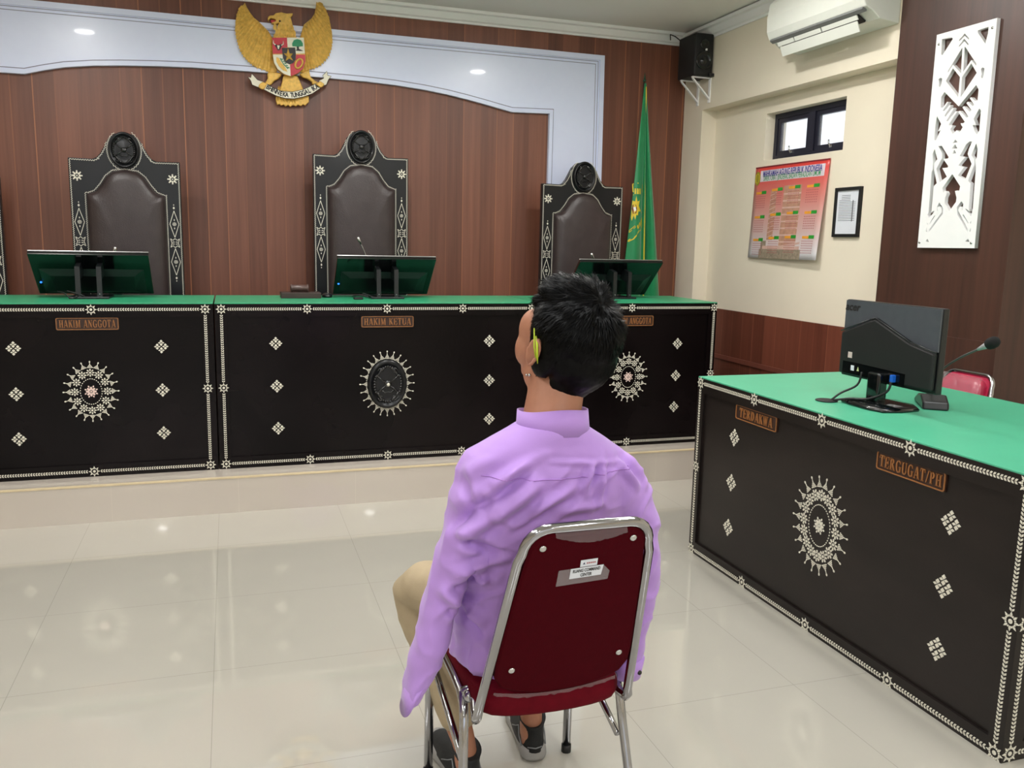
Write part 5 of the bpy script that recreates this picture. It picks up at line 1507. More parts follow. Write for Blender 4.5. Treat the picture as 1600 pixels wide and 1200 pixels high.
cable('video_cable', [(XM - .03, 2.49, z0 + .02), (XM - .04, 2.50, z0 - .02), (XM - .07, 2.56, DZ + .028), (XM - .10, 2.62, DZ + .02), (XM - .135, 2.665, DZ + .008)], 'black video cable curving from the blue plug of the desk monitor to its grommet', .0045)
cable('power_cable', [(XM - .018, 2.66, z0 + .03), (XM - .03, 2.665, z0 - .02), (XM - .08, 2.69, DZ + .03), (XM - .128, 2.68, DZ + .008)], 'black power cable hanging from the left side of the desk monitor', .004)
t = thing('cable_grommet', 'small black disc on the green desk where the monitor cables end', 'cable cover', (2.155, 2.69, DZ))
MB().ell((2.155, 2.69, DZ + .003), (.042, .042, .005), seg=24).build('disc', M_['matteblack'], t)

t = thing('desk_microphone', 'gooseneck conference microphone with black foam on the green side desk', 'microphone', (2.52, 2.50, DZ))
mb = MB()
R_ = Matrix.Rotation(radians(-35), 4, 'Z')
prof = [(-.11, .0), (-.10, .028), (-.04, .048), (.03, .040), (.09, .018), (.105, 0)]
vs = []
for w in (-.045, .045):
    for a, h in prof:
        v = R_ @ Vector((w, a, h)); vs.append((2.50 + v.x, 2.53 + v.y, DZ + v.z))
n = len(prof)
mb.add(vs, [tuple(range(n)), tuple(range(2 * n - 1, n - 1, -1))] + [(i, (i + 1) % n, n + (i + 1) % n, n + i) for i in range(n)])
o = mb.build('base', M_['plastic'], t)
bv = o.modifiers.new('b', 'BEVEL'); bv.width = .008; bv.segments = 3
pts = [(2.50, 2.55, DZ + .04), (2.50, 2.53, DZ + .09), (2.50, 2.49, DZ + .145), (2.50, 2.42, DZ + .195), (2.50, 2.34, DZ + .238)]
P = [Vector(p) for p in pts]; out = []
for i in range(4):
    p0, p1, p2, p3 = P[max(i - 1, 0)], P[i], P[i + 1], P[min(i + 2, 4)]
    for k in range(5):
        t_ = k / 5
        out.append(0.5 * ((2 * p1) + (-p0 + p2) * t_ + (2 * p0 - 5 * p1 + 4 * p2 - p3) * t_ ** 2 + (-p0 + 3 * p1 - 3 * p2 + p3) * t_ ** 3))
out.append(P[-1])
MB().tube(out, .004, 8).build('gooseneck', mat('grey_gooseneck', (110, 108, 108), .45, metal=.5), t)
d = (out[-1] - out[-2]).normalized(); e = out[-1]
MB().tube([e - d * .005, e + d * .03, e + d * .04], [.005, .011, .011], 14).build('collar', mat('satin_collar', (176, 176, 178), .4), t)
MB().tube([e + d * .036, e + d * .042, e + d * .056, e + d * .072, e + d * .082, e + d * .087], [.010, .018, .021, .020, .014, .004], 16).build('foam_windscreen', mat('black_foam', (14, 14, 15), .95, bump=.5, bscale=600), t)

# ------------------------------------------------------------------ conference chairs with chrome tube frames
def conference_chair(loc, rotz, label, front, back, group=None, film=True, sticker=False):
    """local frame: sitter faces +y, origin on the floor under the back tube's lower bends"""
    t = thing('conference_chair', label, 'chair', loc, rotz, group, world=False)
    k = -.351
    def bp(x, z, h=0): return Vector((x, (z - .38) * k - h * .943, z - h * .331))     # point on the back plane (h = towards the rear)
    # back tube loop with lower hooks
    path = []
    hw0, hw1 = .177, .134
    def xw(z): return hw0 + (hw1 - hw0) * (z - .38) / .465
    left = [bp(-xw(z), z) for z in (.40, .5, .6, .7, .78)]
    c = .052
    zt = .852
    crn = []
    for i in range(7):
        a = pi - (pi / 2) * i / 6
        crn.append(bp(-(xw(zt) - c) + c * cos(a), zt - c + c * sin(a)))
    top = left + crn
    path = top + [Vector((-p.x, p.y, p.z)) for p in top[::-1]]
    hook = [Vector((-.158, .085, .405)), Vector((-.166, .055, .388)), Vector((-.172, .026, .376)), Vector((-.177, .004, .374)), Vector((-.177, -.006, .386))]
    path = hook + path + [Vector((-p.x, p.y, p.z)) for p in hook[::-1]]
    MB().tube(path, .0105, 14).build('back_tube', M_['chrome'], t)
    # seat side rails turning down into rear legs
    for s in (-1, 1):
        side = [(s * .186, .34, .405), (s * .186, .24, .402), (s * .186, .15, .398), (s * .186, .10, .392), (s * .187, .072, .374), (s * .189, .058, .345), (s * .193, .045, .28), (s * .203, .012, .14), (s * .213, -.02, .0)]
        MB().tube(side, .0105, 12).build('rear_leg', M_['chrome'], t)
        fl = [(s * .150, .37, .398), (s * .186, .372, .392), (s * .193, .376, .372), (s * .194, .378, .30), (s * .195, .385, .012)]
        MB().tube(fl, .0115, 12).build('front_leg', M_['chrome'], t)
        MB().tube([(s * .195, .385, 0), (s * .195, .385, .022)], .0135, 12).build('foot_cap', M_['matteblack'], t)
        MB().tube([(s * .213, -.02, 0), (s * .2115, -.015, .022)], .0135, 12).build('foot_cap', M_['matteblack'], t)
        MB().tube([(s * .194, .36, .345), (s * .191, .20, .290), (s * .190, .062, .245)], .0085, 10).build('brace', M_['chrome'], t)
        MB().tube([(s * .150, .085, .405), (s * .188, .085, .396)], .011, 12).ell((s * .176, .07, .392), (.012, .014, .014), seg=12).build('bracket', M_['chrome'], t)
    # seat pad
    o = [(-.176, .035), (-.150, -.004), (-.09, -.020), (0, -.026), (.09, -.020), (.150, -.004), (.176, .035), (.184, .20), (.186, .34), (.165, .39), (.08, .41), (0, .415), (-.08, .41), (-.165, .39), (-.186, .34), (-.184, .20)]
    n = len(o); vs = []; fs = []
    for sc, z in ((.93, .372), (.985, .376), (1.0, .392), (1.0, .412), (.97, .428), (.88, .436), (.5, .440), (.0001, .440)):
        vs += [(x * sc, .195 + (y - .195) * sc, z) for x, y in o]
    for i in range(7):
        fs += [(i * n + q, i * n + (q + 1) % n, (i + 1) * n + (q + 1) % n, (i + 1) * n + q) for q in range(n)]
    fs.append(tuple(range(n)))
    st = MB().add(vs, fs, 0, True).build('seat', front, t)
    sb = st.modifiers.new('s', 'SUBSURF'); sb.levels = 1; sb.render_levels = 1
    # back pad: rear board and front cushion
    def outl(ins):
        P = []
        zb, ztp = .452 + ins, .842 - ins
        rb = .07
        for x, z, r, a0 in ((1, ztp, .042, 90), (-1, ztp, .042, 180)):
            pass
        w = lambda z: xw(z) - .010 - ins
        P += [(w(ztp) - .042 + .042 * cos(radians(a)), ztp - .042 + .042 * sin(radians(a))) for a in range(0, 91, 15)]
        P += [(-x, z) for x, z in P[::-1]]
        L_ = [(-w(.70), .70), (-w(.60), .60), (-w(.53), .53), (-w(.49) + .004, .492), (-w(.47) + .02, .466), (-w(.46) + .05, zb - .004), (-.05, zb - .020), (0, zb - .022)]
        P += L_ + [(-x, z) for x, z in L_[::-1][1:]]
        return P
    A, B_ = outl(0), outl(.006)
    n = len(A)
    vs = [bp(x, z, .004) for x, z in A] + [bp(x, z, -.006) for x, z in A] + [bp(x, z, .007) for x, z in B_]
    bd = MB().add([tuple(v) for v in vs], [tuple(range(2 * n, 3 * n)), tuple(range(2 * n - 1, n - 1, -1))] + [(i, (i + 1) % n, n + (i + 1) % n, n + i) for i in range(n)] + [(2 * n + i, 2 * n + (i + 1) % n, (i + 1) % n, i) for i in range(n)]).build('back_board', back, t)
    C_ = outl(.012)
    zc = .65
    vs = []
    for sc, h in ((1, -.006), (1, -.022), (.96, -.036), (.8, -.044), (.0001, -.046)):
        vs += [tuple(bp(x * sc, zc + (z - zc) * sc, h)) for x, z in C_]
    MB().add(vs, [(i * n + q, i * n + (q + 1) % n, (i + 1) * n + (q + 1) % n, (i + 1) * n + q) for i in range(4) for q in range(n)], 0, True).build('back_cushion', front, t)
    for x, z in ((-.096, .812), (.094, .818), (-.118, .510), (.125, .520)):
        p = bp(x, z, .007)
        mb = MB()
        nrm = Vector((0, -.943, -.331))
        mb.tube([p - nrm * .002, p + nrm * .002, p + nrm * .0035], [.0075, .0075, .005], 12)
        mb.build('screw', M_['silver'], t)
    if film:
        # clear protective film: wrinkled edges at the top and bottom of the back
        mb = MB()
        rnd = random.Random(3)
        P0 = []
        m = 36
        vs = []
        for i in range(m + 1):
            x = -.075 + .150 * i / m
            z = .838 - .016 * sin(pi * i / m)
            vs.append(tuple(bp(x, .846, .006))); vs.append(tuple(bp(x, z, .012 + .003 * rnd.random())))
        mb.add(vs, [(2 * i, 2 * i + 1, 2 * i + 3, 2 * i + 2) for i in range(m)], 0, True)
        mb.build('plastic_film', M_['film'], t, fix=False)
        mb = MB()
        vs = []
        for i in range(m + 1):
            x = -.15 + .28 * i / m
            zb = .451 - .020 * (1 - (2 * i / m - 1) ** 2)
            vs.append(tuple(bp(x, zb + .004, .0085))); vs.append(tuple(bp(x, zb - .003 - .004 * rnd.random(), .007 + .004 * rnd.random())))
        mb.add(vs, [(2 * i, 2 * i + 1, 2 * i + 3, 2 * i + 2) for i in range(m)], 0, True)
        mb.build('plastic_film', M_['film'], t, fix=False)
    if film == 2:
        # film over the whole front of the back
        mb = MB(); vs = []
        rnd = random.Random(5)
        for j in range(15):
            for i in range(15):
                x = (-1 + 2 * i / 14) * (xw(.5 + .34 * j / 14) - .018); z = .48 + .35 * j / 14
                h = -.050 - .006 * rnd.random()
                vs.append(tuple(bp(x, z, h)))
        mb.add(vs, [(j * 15 + i, j * 15 + i + 1, (j + 1) * 15 + i + 1, (j + 1) * 15 + i) for j in range(14) for i in range(14)], 0, False)
        mb.build('plastic_wrap', M_['film'], t, fix=False)
    if sticker:
        fb = lambda a, b, h: tuple(bp(a, b, .007 + h))
        sl = radians(3)
        def rot(c, pts): return [(c[0] + x * cos(sl) - y * sin(sl), c[1] + x * sin(sl) + y * cos(sl)) for x, y in pts]
        c = (.002, .742)
        MB().poly(rot(c, [(-.057, -.022), (.054, -.022), (.056, -.002), (.040, .016), (-.055, .016)]), fb, .0006).build('clear_tape', M_['tape'], t)
        s1 = MB().poly(rot((.006, .7465), [(-.035, -.012), (.033, -.012), (.036, .012), (-.034, .012)]), lambda a, b, h: fb(a, b, h + .0008), .0006).build('room_label', M_['paper'], t)
        mb = MB()
        for line, dz in (('RUANG COMMAND', .0052), ('CENTER', -.0058)):
            cc = rot((.006, .7465), [(0, dz)])[0]
            mb.text(line, .0105, lambda x, y, h: fb(cc[0] + x * cos(sl) - y * sin(sl), cc[1] + x * sin(sl) + y * cos(sl), h + .0016), .0003, offset=.0003, sx=.62)
        mb.build('label_lettering', M_['blackpaint'], s1, fix=False)
        s2 = MB().poly(rot((.008, .7685), [(-.018, -.008), (.018, -.008), (.018, .008), (-.018, .008)]), lambda a, b, h: fb(a, b, h + .0008), .0006).build('maker_sticker', M_['paper'], t)
        mb = MB().poly(rot((.008, .7685), [(-.013, -.002), (-.008, -.002), (-.0105, .003)]), lambda a, b, h: fb(a, b, h + .0015), .0003)
        mb.build('sticker_mark', mat('dark_blue_mark', (40, 44, 90), .5), s2)
        mb = MB()
        for i in range(5):
            mb.poly(rot((.008, .7685), [(-.005 + i * .004, -.0015), (-.002 + i * .004, -.0015), (-.002 + i * .004, .0015), (-.005 + i * .004, .0015)]), lambda a, b, h: fb(a, b, h + .0015), .0003)
        mb.build('sticker_print', mat('red_mark', (170, 90, 90), .5), s2)
    return t
CH0 = (.652, 1.632, 0)
conference_chair(CH0, 0.0, "dark red chair with chrome frame and RUANG COMMAND CENTER label, under the seated person", M_['red'], M_['redback'], None, True, True)
c2 = conference_chair((2.995, 2.985, 0), pi / 2, 'crimson plastic-wrapped chair standing behind the green side desk', M_['pink'], M_['pink'], 'crimson chairs behind the side desk', 2)
copy_thing(c2, (3.02, 2.50, 0), None, 'second crimson chair behind the side desk, cut off by the right edge of the photo')
# ------------------------------------------------------------------ seated person
PX = thing('person', 'seated person in a lavender long-sleeved shirt and khaki trousers, seen from behind looking up', 'person', (.65, 1.80, 0))

def limb(mb, pts, side=(1, 0, 0), seg=20, e=2.1):
    """pts: (x,y,z, ra, rb) with ra along 'side'"""
    P = [Vector(p[:3]) for p in pts]
    rings = []
    side = Vector(side)
    for i, p in enumerate(pts):
        t = (P[min(i + 1, len(P) - 1)] - P[max(i - 1, 0)]).normalized()
        a = (side - t * side.dot(t)).normalized()
        b = t.cross(a)
        rings.append((P[i], a * p[3], b * p[4], e))
    # rounded ends
    t0 = (P[0] - P[1]).normalized(); t1 = (P[-1] - P[-2]).normalized()
    c, a, b, _ = rings[0]; r = min(a.length, b.length)
    pre = [(c + t0 * r * .55, a * .45, b * .45, e), (c + t0 * r * .35, a * .8, b * .8, e)]
    c, a, b, _ = rings[-1]; r = min(a.length, b.length)
    post = [(c + t1 * r * .35, a * .8, b * .8, e), (c + t1 * r * .55, a * .45, b * .45, e)]
    mb.loft(pre + rings + post, seg)

# head frame
HC = Vector((.668, 1.695, 1.172))
HR = Matrix.Rotation(radians(21), 4, 'Z') @ Matrix.Rotation(radians(24), 4, 'X')
HM = Matrix.Translation(HC) @ HR
def hp(x, y, z): return HM @ Vector((x, y, z))
def hell(mb, c, r, seg=20, rings=14, rot=None):
    bm = bmesh.new(); bmesh.ops.create_uvsphere(bm, u_segments=seg, v_segments=rings, radius=1)
    m = HM @ Matrix.Translation(c) @ (rot if rot is not None else Matrix()) @ Matrix.Diagonal((r[0], r[1], r[2], 1))
    mb.bm(bm, 0, m, True)

b = MB()
hell(b, (0, -.012, .035), (.074, .092, .086))
hell(b, (0, .030, -.012), (.069, .066, .088))
hell(b, (0, .030, -.070), (.052, .050, .040))
hell(b, (0, .066, -.100), (.022, .020, .018))
for s in (-1, 1):
    hell(b, (s * .046, .042, -.024), (.030, .036, .046))
    hell(b, (s * .050, .044, .020), (.026, .040, .046))
    hell(b, (s * .030, .084, .022), (.026, .012, .009))
    hell(b, (s * .048, -.0, -.065), (.020, .034, .036))
    hell(b, (s * .011, .102, -.036), (.009, .010, .008))
hell(b, (0, .096, -.010), (.009, .014, .026))
hell(b, (0, .108, -.030), (.011, .013, .011))
hell(b, (0, .090, -.060), (.024, .010, .006))
hell(b, (0, .089, -.072), (.021, .010, .006))
# ears: rim, bowl and lobe
for s in (-1, 1):
    pts = []
    for i in range(13):
        a = radians(-70 + 300 * i / 12)
        pts.append(hp(s * (.080 + .010 * max(0, -sin(a - .4)) + .006), -.008 - .017 * cos(a) * 1.0 - .004, -.002 + .029 * sin(a)))
    b.tube(pts, [.0045] + [.0055] * 11 + [.005], 8)
    hell(b, (s * .078, -.008, -.004), (.007, .016, .026))
    hell(b, (s * .082, -.003, -.030), (.006, .009, .010))
# neck
nb0 = Vector((.640, 1.668, .93))
mid = Vector((.640, 1.668, 1.02)); n1 = hp(0, -.02, -.06)
limb(b, [(nb0.x, nb0.y, nb0.z, .075, .07), (mid.x, mid.y, mid.z, .062, .060), (mid.x * .5 + n1.x * .5, mid.y * .5 + n1.y * .5, mid.z * .5 + n1.z * .5, .060, .060), (n1.x, n1.y, n1.z, .060, .064)])
# torso under the shirt
b.loft([((.645, 1.800, .46), (.15, 0, 0), (0, .10, 0), 2.2), ((.645, 1.800, .54), (.165, 0, 0), (0, .105, 0), 2.2), ((.645, 1.775, .62), (.145, 0, 0), (0, .095, 0), 2.2),
        ((.643, 1.745, .72), (.15, 0, 0), (0, .098, 0), 2.2), ((.64, 1.715, .82), (.165, 0, 0), (0, .10, 0), 2.2), ((.638, 1.70, .90), (.17, 0, 0), (0, .085, 0), 2.2), ((.638, 1.69, .94), (.12, 0, 0), (0, .07, 0), 2.2), ((.638, 1.685, .96), (.08, 0, 0), (0, .06, 0), 2.2)], 28)
ARM_L = [(.482, 1.690, .905), (.452, 1.690, .80), (.418, 1.698, .67), (.404, 1.700, .60), (.392, 1.704, .545)]
ARM_R = [(.800, 1.690, .900), (.842, 1.690, .80), (.872, 1.700, .66), (.878, 1.705, .60), (.874, 1.712, .53)]
for A, s in ((ARM_L, -1), (ARM_R, 1)):
    rr = [.030, .030, .026, .026, .020]
    limb(b, [(*p, r, r) for p, r in zip(A, rr)])
    # hand curled inside the cuff: palm, four unequal fingers, thumb from the palm's side
    w = Vector(A[-1]); f = Vector((-.30 if s < 0 else -.08, .06, -1)).normalized()
    sd = Vector((0, 1, .35)).normalized(); pn = f.cross(sd).normalized()
    limb(b, [(*(w + f * .0), .020, .015), (*(w + f * .03), .030, .013), (*(w + f * .070), .032, .012)], side=sd)
    for k, (off, L) in enumerate(((.024, .055), (.009, .062), (-.008, .057), (-.023, .044))):
        r0 = w + f * .072 + sd * off
        cdir = -pn * s * .3
        j = [r0, r0 + f * (L * .45) + cdir * .006, r0 + f * (L * .72) + cdir * (.006 + L * .30), r0 + f * (L * .62) + cdir * (.010 + L * .55)]
        b.tube([tuple(p) for p in j], [.0088, .0083, .0076, .0062], 10)
    r0 = w + f * .028 + sd * .026
    b.tube([tuple(r0), tuple(r0 + f * .022 + sd * .016), tuple(r0 + f * .048 + sd * .018 - pn * s * .010), tuple(r0 + f * .060 + sd * .012 - pn * s * .018)], [.0105, .0098, .0090, .0070], 10)
# thighs, shins, feet
LEG_L = [(.565, 1.83, .50), (.495, 2.00, .508), (.447, 2.115, .475), (.462, 2.10, .40), (.500, 2.02, .26), (.536, 1.955, .12), (.542, 1.945, .06)]
LEG_R = [(.725, 1.83, .50), (.765, 2.00, .510), (.800, 2.155, .490), (.790, 2.145, .40), (.765, 2.09, .26), (.750, 2.042, .12), (.748, 2.035, .06)]
for Lg in (LEG_L, LEG_R):
    rr = [.072, .066, .052, .050, .046, .030, .031]
    limb(b, [(*p, r, r) for p, r in zip(Lg, rr)])
limb(b, [(.542, 1.935, .045, .028, .028), (.535, 2.00, .035, .034, .024), (.525, 2.06, .022, .036, .014)], side=(1, .1, 0))
limb(b, [(.748, 2.025, .045, .028, .028), (.757, 2.09, .035, .034, .024), (.770, 2.17, .022, .036, .014)])
me = fuse(b, .0052, 5, .5)
me.materials.append(M_['skin'])
body = link('body', me, PX)

mb = MB()
for s in (-1, 1):
    c = hp(s * .030, .081, -.001)
    mb.ell(c, .0105, seg=16, rings=10)
eyes = mb.build('eyes', mat('eye_white', (225, 220, 215), .2), body)
mb = MB()
for s in (-1, 1):
    c = hp(s * .030, .0880, .001)
    mb.ell(c, .0055, seg=12, rings=8)
mb.build('iris', mat('dark_iris', (30, 18, 12), .15), body)
mb = MB()
for z, m_ in ((-.0605, 1), (-.0715, 1)):
    hell(mb, (0, .0945 if z > -.065 else .0935, z), (.021, .0065, .0052))
mb.build('lips', mat('lip_skin', (150, 88, 76), .45), body)
mb = MB()
for s in (-1, 1):
    mb.tube([hp(s * .014, .094, .024), hp(s * .03, .095, .029), hp(s * .046, .083, .024)], [.002, .003, .0015], 6, flat=.5)
mb.build('eyebrows', M_['hair'], body)

# hair
h = MB()
hell(h, (.010, -.018, .050), (.096, .102, .088), 28, 18)
hell(h, (.014, -.058, .000), (.084, .060, .080), 24, 16)
hell(h, (0, -.060, -.050), (.060, .040, .046), 20, 12)
hell(h, (0, .014, .108), (.062, .070, .038), 20, 12)
hell(h, (.010, -.01, .135), (.040, .050, .022), 20, 12)
hell(h, (.0, .055, .072), (.055, .032, .040), 20, 12)
for s in (-1, 1):
    hell(h, (s * .071, -.030, .008), (.014, .042, .060), 16, 10)
    hell(h, (s * .072, .012, .030), (.009, .016, .034), 14, 10)
me = fuse(h, .005, 3, .5)
me.materials.append(M_['hair'])
# tufted surface
inv = HM.inverted()
me.calc_loop_triangles()
for v in me.vertices:
    q = inv @ v.co
    nv = noise.noise(q * 38 + Vector((3, 1, 5))) * .0045 + noise.noise(q * 95) * .0022
    top = max(0, (q.z - .03) / .1)
    v.co += v.normal * (nv * (0.5 + 1.3 * min(1, top)))
me.update()
hair = link('hair', me, PX)
rnd = random.Random(11)
polys = [(p.center.copy(), p.normal.copy()) for p in hair.data.polygons]
org = ORG['org'][PX.name]
vs = []; fs = []
for k in range(30000):
    c, nrm = polys[rnd.randrange(len(polys))]
    c = org @ c
    q = inv @ c
    if q.z < -.075 and rnd.random() < .5: continue
    up = max(0., min(1., (q.z - .02) / .10))
    # combed outward from the crown, falling down the back
    crown = Vector((.01, -.045, .13))
    d = (q - crown); d = d - (inv.to_3x3() @ nrm) * d.dot(inv.to_3x3() @ nrm)
    if d.length < 1e-4: continue
    d.normalize()
    d = (HM.to_3x3() @ d)
    L = (.010 + .016 * up) * (0.6 + .8 * rnd.random())
    if q.z < -.01: L *= .5
    jit = Vector((rnd.uniform(-1, 1), rnd.uniform(-1, 1), rnd.uniform(-1, 1))) * .24
    lift = .06 + .26 * up * rnd.random()
    d = (d + jit + nrm * lift).normalized()
    sidev = d.cross(nrm)
    if sidev.length < 1e-3: continue
    sidev.normalize()
    w = .0007
    p0 = c - nrm * .001
    p1 = p0 + d * L * .55
    p2 = p0 + (d - nrm * .25).normalized() * L
    o = len(vs)
    vs += [p0 - sidev * w, p0 + sidev * w, p1 + sidev * w * .8, p1 - sidev * w * .8, p2]
    fs += [(o, o + 1, o + 2, o + 3), (o + 3, o + 2, o + 4)]
m = MB(); m.add(vs, fs, 0, True)
m.build('hair_strands', M_['hair'], hair, fix=False)

# shirt
s_ = MB()
s_.loft([((.642, 1.792, .418), (.150, 0, 0), (0, .118, 0), 2.5), ((.642, 1.790, .450), (.182, 0, 0), (0, .134, 0), 2.6), ((.642, 1.785, .52), (.186, 0, 0), (0, .136, 0), 2.5), ((.640, 1.765, .62), (.178, 0, 0), (0, .132, 0), 2.4), ((.638, 1.745, .70), (.180, 0, 0), (0, .132, 0), 2.4),
         ((.636, 1.722, .79), (.190, 0, 0), (0, .132, 0), 2.4), ((.635, 1.705, .86), (.196, 0, 0), (0, .126, 0), 2.4), ((.635, 1.695, .915), (.192, 0, 0), (0, .112, 0), 2.3), ((.636, 1.690, .948), (.172, 0, 0), (0, .098, 0), 2.2),
         ((.637, 1.684, .975), (.132, 0, 0), (0, .086, 0), 2.1), ((.638, 1.676, .998), (.094, 0, 0), (0, .076, 0), 2.0), ((.639, 1.672, 1.012), (.074, 0, 0), (0, .066, 0), 2.0)], 40)
def sleeve(mb, pts):
    limb(mb, pts, side=(1, 0, 0), seg=24, e=2.2)
SL = [(.508, 1.690, .895, .060, .082), (.484, 1.690, .845, .056, .074), (.450, 1.692, .760, .044, .066), (.425, 1.698, .680, .036, .058), (.408, 1.702, .600, .036, .052), (.390, 1.706, .530, .034, .048), (.372, 1.710, .470, .029, .044), (.352, 1.712, .420, .018, .040), (.335, 1.714, .380, .007, .034)]
SR = [(.775, 1.690, .895, .066, .082), (.812, 1.690, .845, .066, .078), (.850, 1.692, .770, .060, .072), (.866, 1.700, .690, .052, .066), (.876, 1.704, .600, .045, .056), (.874, 1.710, .520, .038, .050), (.870, 1.716, .450, .034, .046), (.864, 1.720, .405, .032, .042)]
sleeve(s_, SL); sleeve(s_, SR)
# drape behind the left elbow
limb(s_, [(.455, 1.665, .82, .020, .02), (.475, 1.655, .755, .022, .022), (.49, 1.655, .68, .016, .016)], side=(1, 0, 0))
me = fuse(s_, .0050, 6, .55)
n = len(me.vertices)
co = np.empty(n * 3); me.vertices.foreach_get('co', co); co = co.reshape(-1, 3)
no = np.array([v.normal[:] for v in me.vertices])
disp = np.zeros(n)
back = np.clip(-no[:, 1] * 1.4, 0, 1)
for x0, z0, x1, z1, w, amp in FOLDS:
    a = np.array([x0, z0]); d = np.array([x1, z1]) - a; L2 = (d ** 2).sum()
    p = co[:, [0, 2]] - a
    t = np.clip((p @ d) / L2, 0, 1)
    dist = np.sqrt(((p - t[:, None] * d) ** 2).sum(1))
    fall = np.sin(np.pi * np.clip(t * .9 + .05, 0, 1)) ** .5
    w2 = w * 1.15
    disp += back * amp * 1.9 * fall * (np.exp(-(dist / w2) ** 2) - .45 * np.exp(-((dist - 2.0 * w2) / w2) ** 2))
fine = np.array([noise.noise(Vector((c[0] * 10 + c[2] * 5, c[1] * 9, c[2] * 7 - c[0] * 4))) for c in co])
ridg = np.array([max(0, 1 - abs(noise.noise(Vector((c[0] * 13 - c[2] * 9 + 7, c[1] * 10, c[2] * 9 + c[0] * 6)))) * 3.2) ** 2 for c in co])
arm = np.clip((np.abs(co[:, 0] - .64) - .17) / .05, 0, 1)
# horizontal creases round the elbows and along the sleeves
crease = np.array([noise.noise(Vector((c[0] * 6, c[1] * 6, c[2] * 24 + c[0] * 12 * (1 if c[0] > .64 else -1)))) for c in co])
low = np.clip((.72 - co[:, 2]) / .15, 0, 1)
mask = np.clip((.975 - co[:, 2]) / .05, 0, 1)
disp *= mask
disp += mask * (fine * .005 + ridg * .0050 + arm * crease * .0065 + low * (1 - arm) * crease * .006)
co += no * disp[:, None]
me.vertices.foreach_set('co', co.ravel())
me.update()
me.materials.append(M_['shirt'])
from mathutils.bvhtree import BVHTree
shirt = link('shirt', me, PX)
sm = shirt.modifiers.new('s', 'SMOOTH'); sm.iterations = 1; sm.factor = .3
bvh = BVHTree.FromPolygons([org @ v.co for v in shirt.data.vertices], [tuple(p.vertices) for p in shirt.data.polygons])
def on_back(x, z, off=.0005):
    r = bvh.ray_cast(Vector((x, 1.0, z)), Vector((0, 1, 0)))
    return (r[0] + Vector((0, -off, 0))) if r[0] is not None else None
pts = [on_back(.475 + .33 * i / 40, .918 - .006 * sin(pi * i / 40)) for i in range(41)]
m_seam = mat('lavender_seam', (176, 130, 208), .7)
MB().tube([p for p in pts if p is not None], .0011, 5).build('yoke_seam', m_seam, shirt)
# band collar
def ring_strip(c, rx, ry, tilt, z0, z1, th, n=48):
    vs = []
    for r_, z in ((0, z0), (0, z1), (-th, z1), (-th, z0)):
        for k in range(n):
            a = 2 * pi * k / n
            fl = .004 if z == z0 else 0
            x = (rx + r_ + fl) * cos(a); y = (ry + r_ + fl) * sin(a)
            vs.append((c[0] + x, c[1] + y + (z - z0) * .1, z - y * tilt + .002 * sin(3 * a)))
    fs = [(i * n + k, i * n + (k + 1) % n, ((i + 1) % 4) * n + (k + 1) % n, ((i + 1) % 4) * n + k) for i in range(4) for k in range(n)]
    return vs, fs
v_, f_ = ring_strip((.646, 1.672), .077, .068, .12, .984, 1.040, .003)
col = MB().add(v_, f_, 0, True).build('collar', M_['shirt'], shirt)
# left cuff tip and right cuff with dark button
cuff = MB()
cuff.loft([((.868, 1.718, .432), (.039, 0, 0), (0, .050, 0), 2.2), ((.863, 1.722, .384), (.038, 0, 0), (0, .049, 0), 2.2), ((.863, 1.722, .384), (.033, 0, 0), (0, .044, 0), 2.2), ((.866, 1.720, .42), (.033, 0, 0), (0, .044, 0), 2.2)], 28)
cf = cuff.build('cuff', M_['shirt'], shirt)
MB().tube([(.880, 1.678, .405), (.881, 1.671, .405)], .0055, 12).build('button', M_['blackpaint'], cf)
cuff = MB()
cuff.loft([((.360, 1.711, .440), (.025, 0, .012), (0, .044, 0), 2.2), ((.340, 1.713, .392), (.014, 0, .022), (0, .042, 0), 2.2), ((.340, 1.713, .394), (.011, 0, .018), (0, .037, 0), 2.2), ((.358, 1.711, .44), (.018, 0, .010), (0, .038, 0), 2.2)], 28)
cuff.build('cuff', M_['shirt'], shirt)

# trousers
tr = MB()
tr.loft([((.642, 1.83, .455), (.150, 0, 0), (0, .115, 0), 2.4), ((.642, 1.82, .50), (.165, 0, 0), (0, .120, 0), 2.4), ((.642, 1.80, .56), (.160, 0, 0), (0, .112, 0), 2.3), ((.642, 1.785, .62), (.155, 0, 0), (0, .108, 0), 2.2)], 32)
limb(tr, [(.570, 1.84, .500, .082, .072), (.500, 2.00, .512, .080, .072), (.462, 2.085, .498, .074, .068), (.446, 2.118, .475, .066, .064), (.456, 2.110, .41, .062, .066), (.488, 2.055, .31, .056, .060), (.518, 1.985, .215, .052, .054), (.527, 1.962, .180, .050, .050)], seg=24)
limb(tr, [(.720, 1.84, .500, .082, .072), (.762, 2.00, .512, .080, .072), (.795, 2.12, .512, .074, .068), (.803, 2.155, .490, .066, .064), (.797, 2.145, .42, .064, .066), (.775, 2.095, .31, .060, .062), (.760, 2.065, .22, .053, .054), (.757, 2.055, .195, .050, .050)], seg=24)
me = fuse(tr, .0065, 5, .5)
for v in me.vertices:
    c = v.co
    v.co += v.normal * (noise.noise(Vector((c.x * 9, c.y * 12, c.z * 26))) * .005 + noise.noise(c * 14) * .004)
me.materials.append(M_['khaki'])
link('trousers', me, PX)

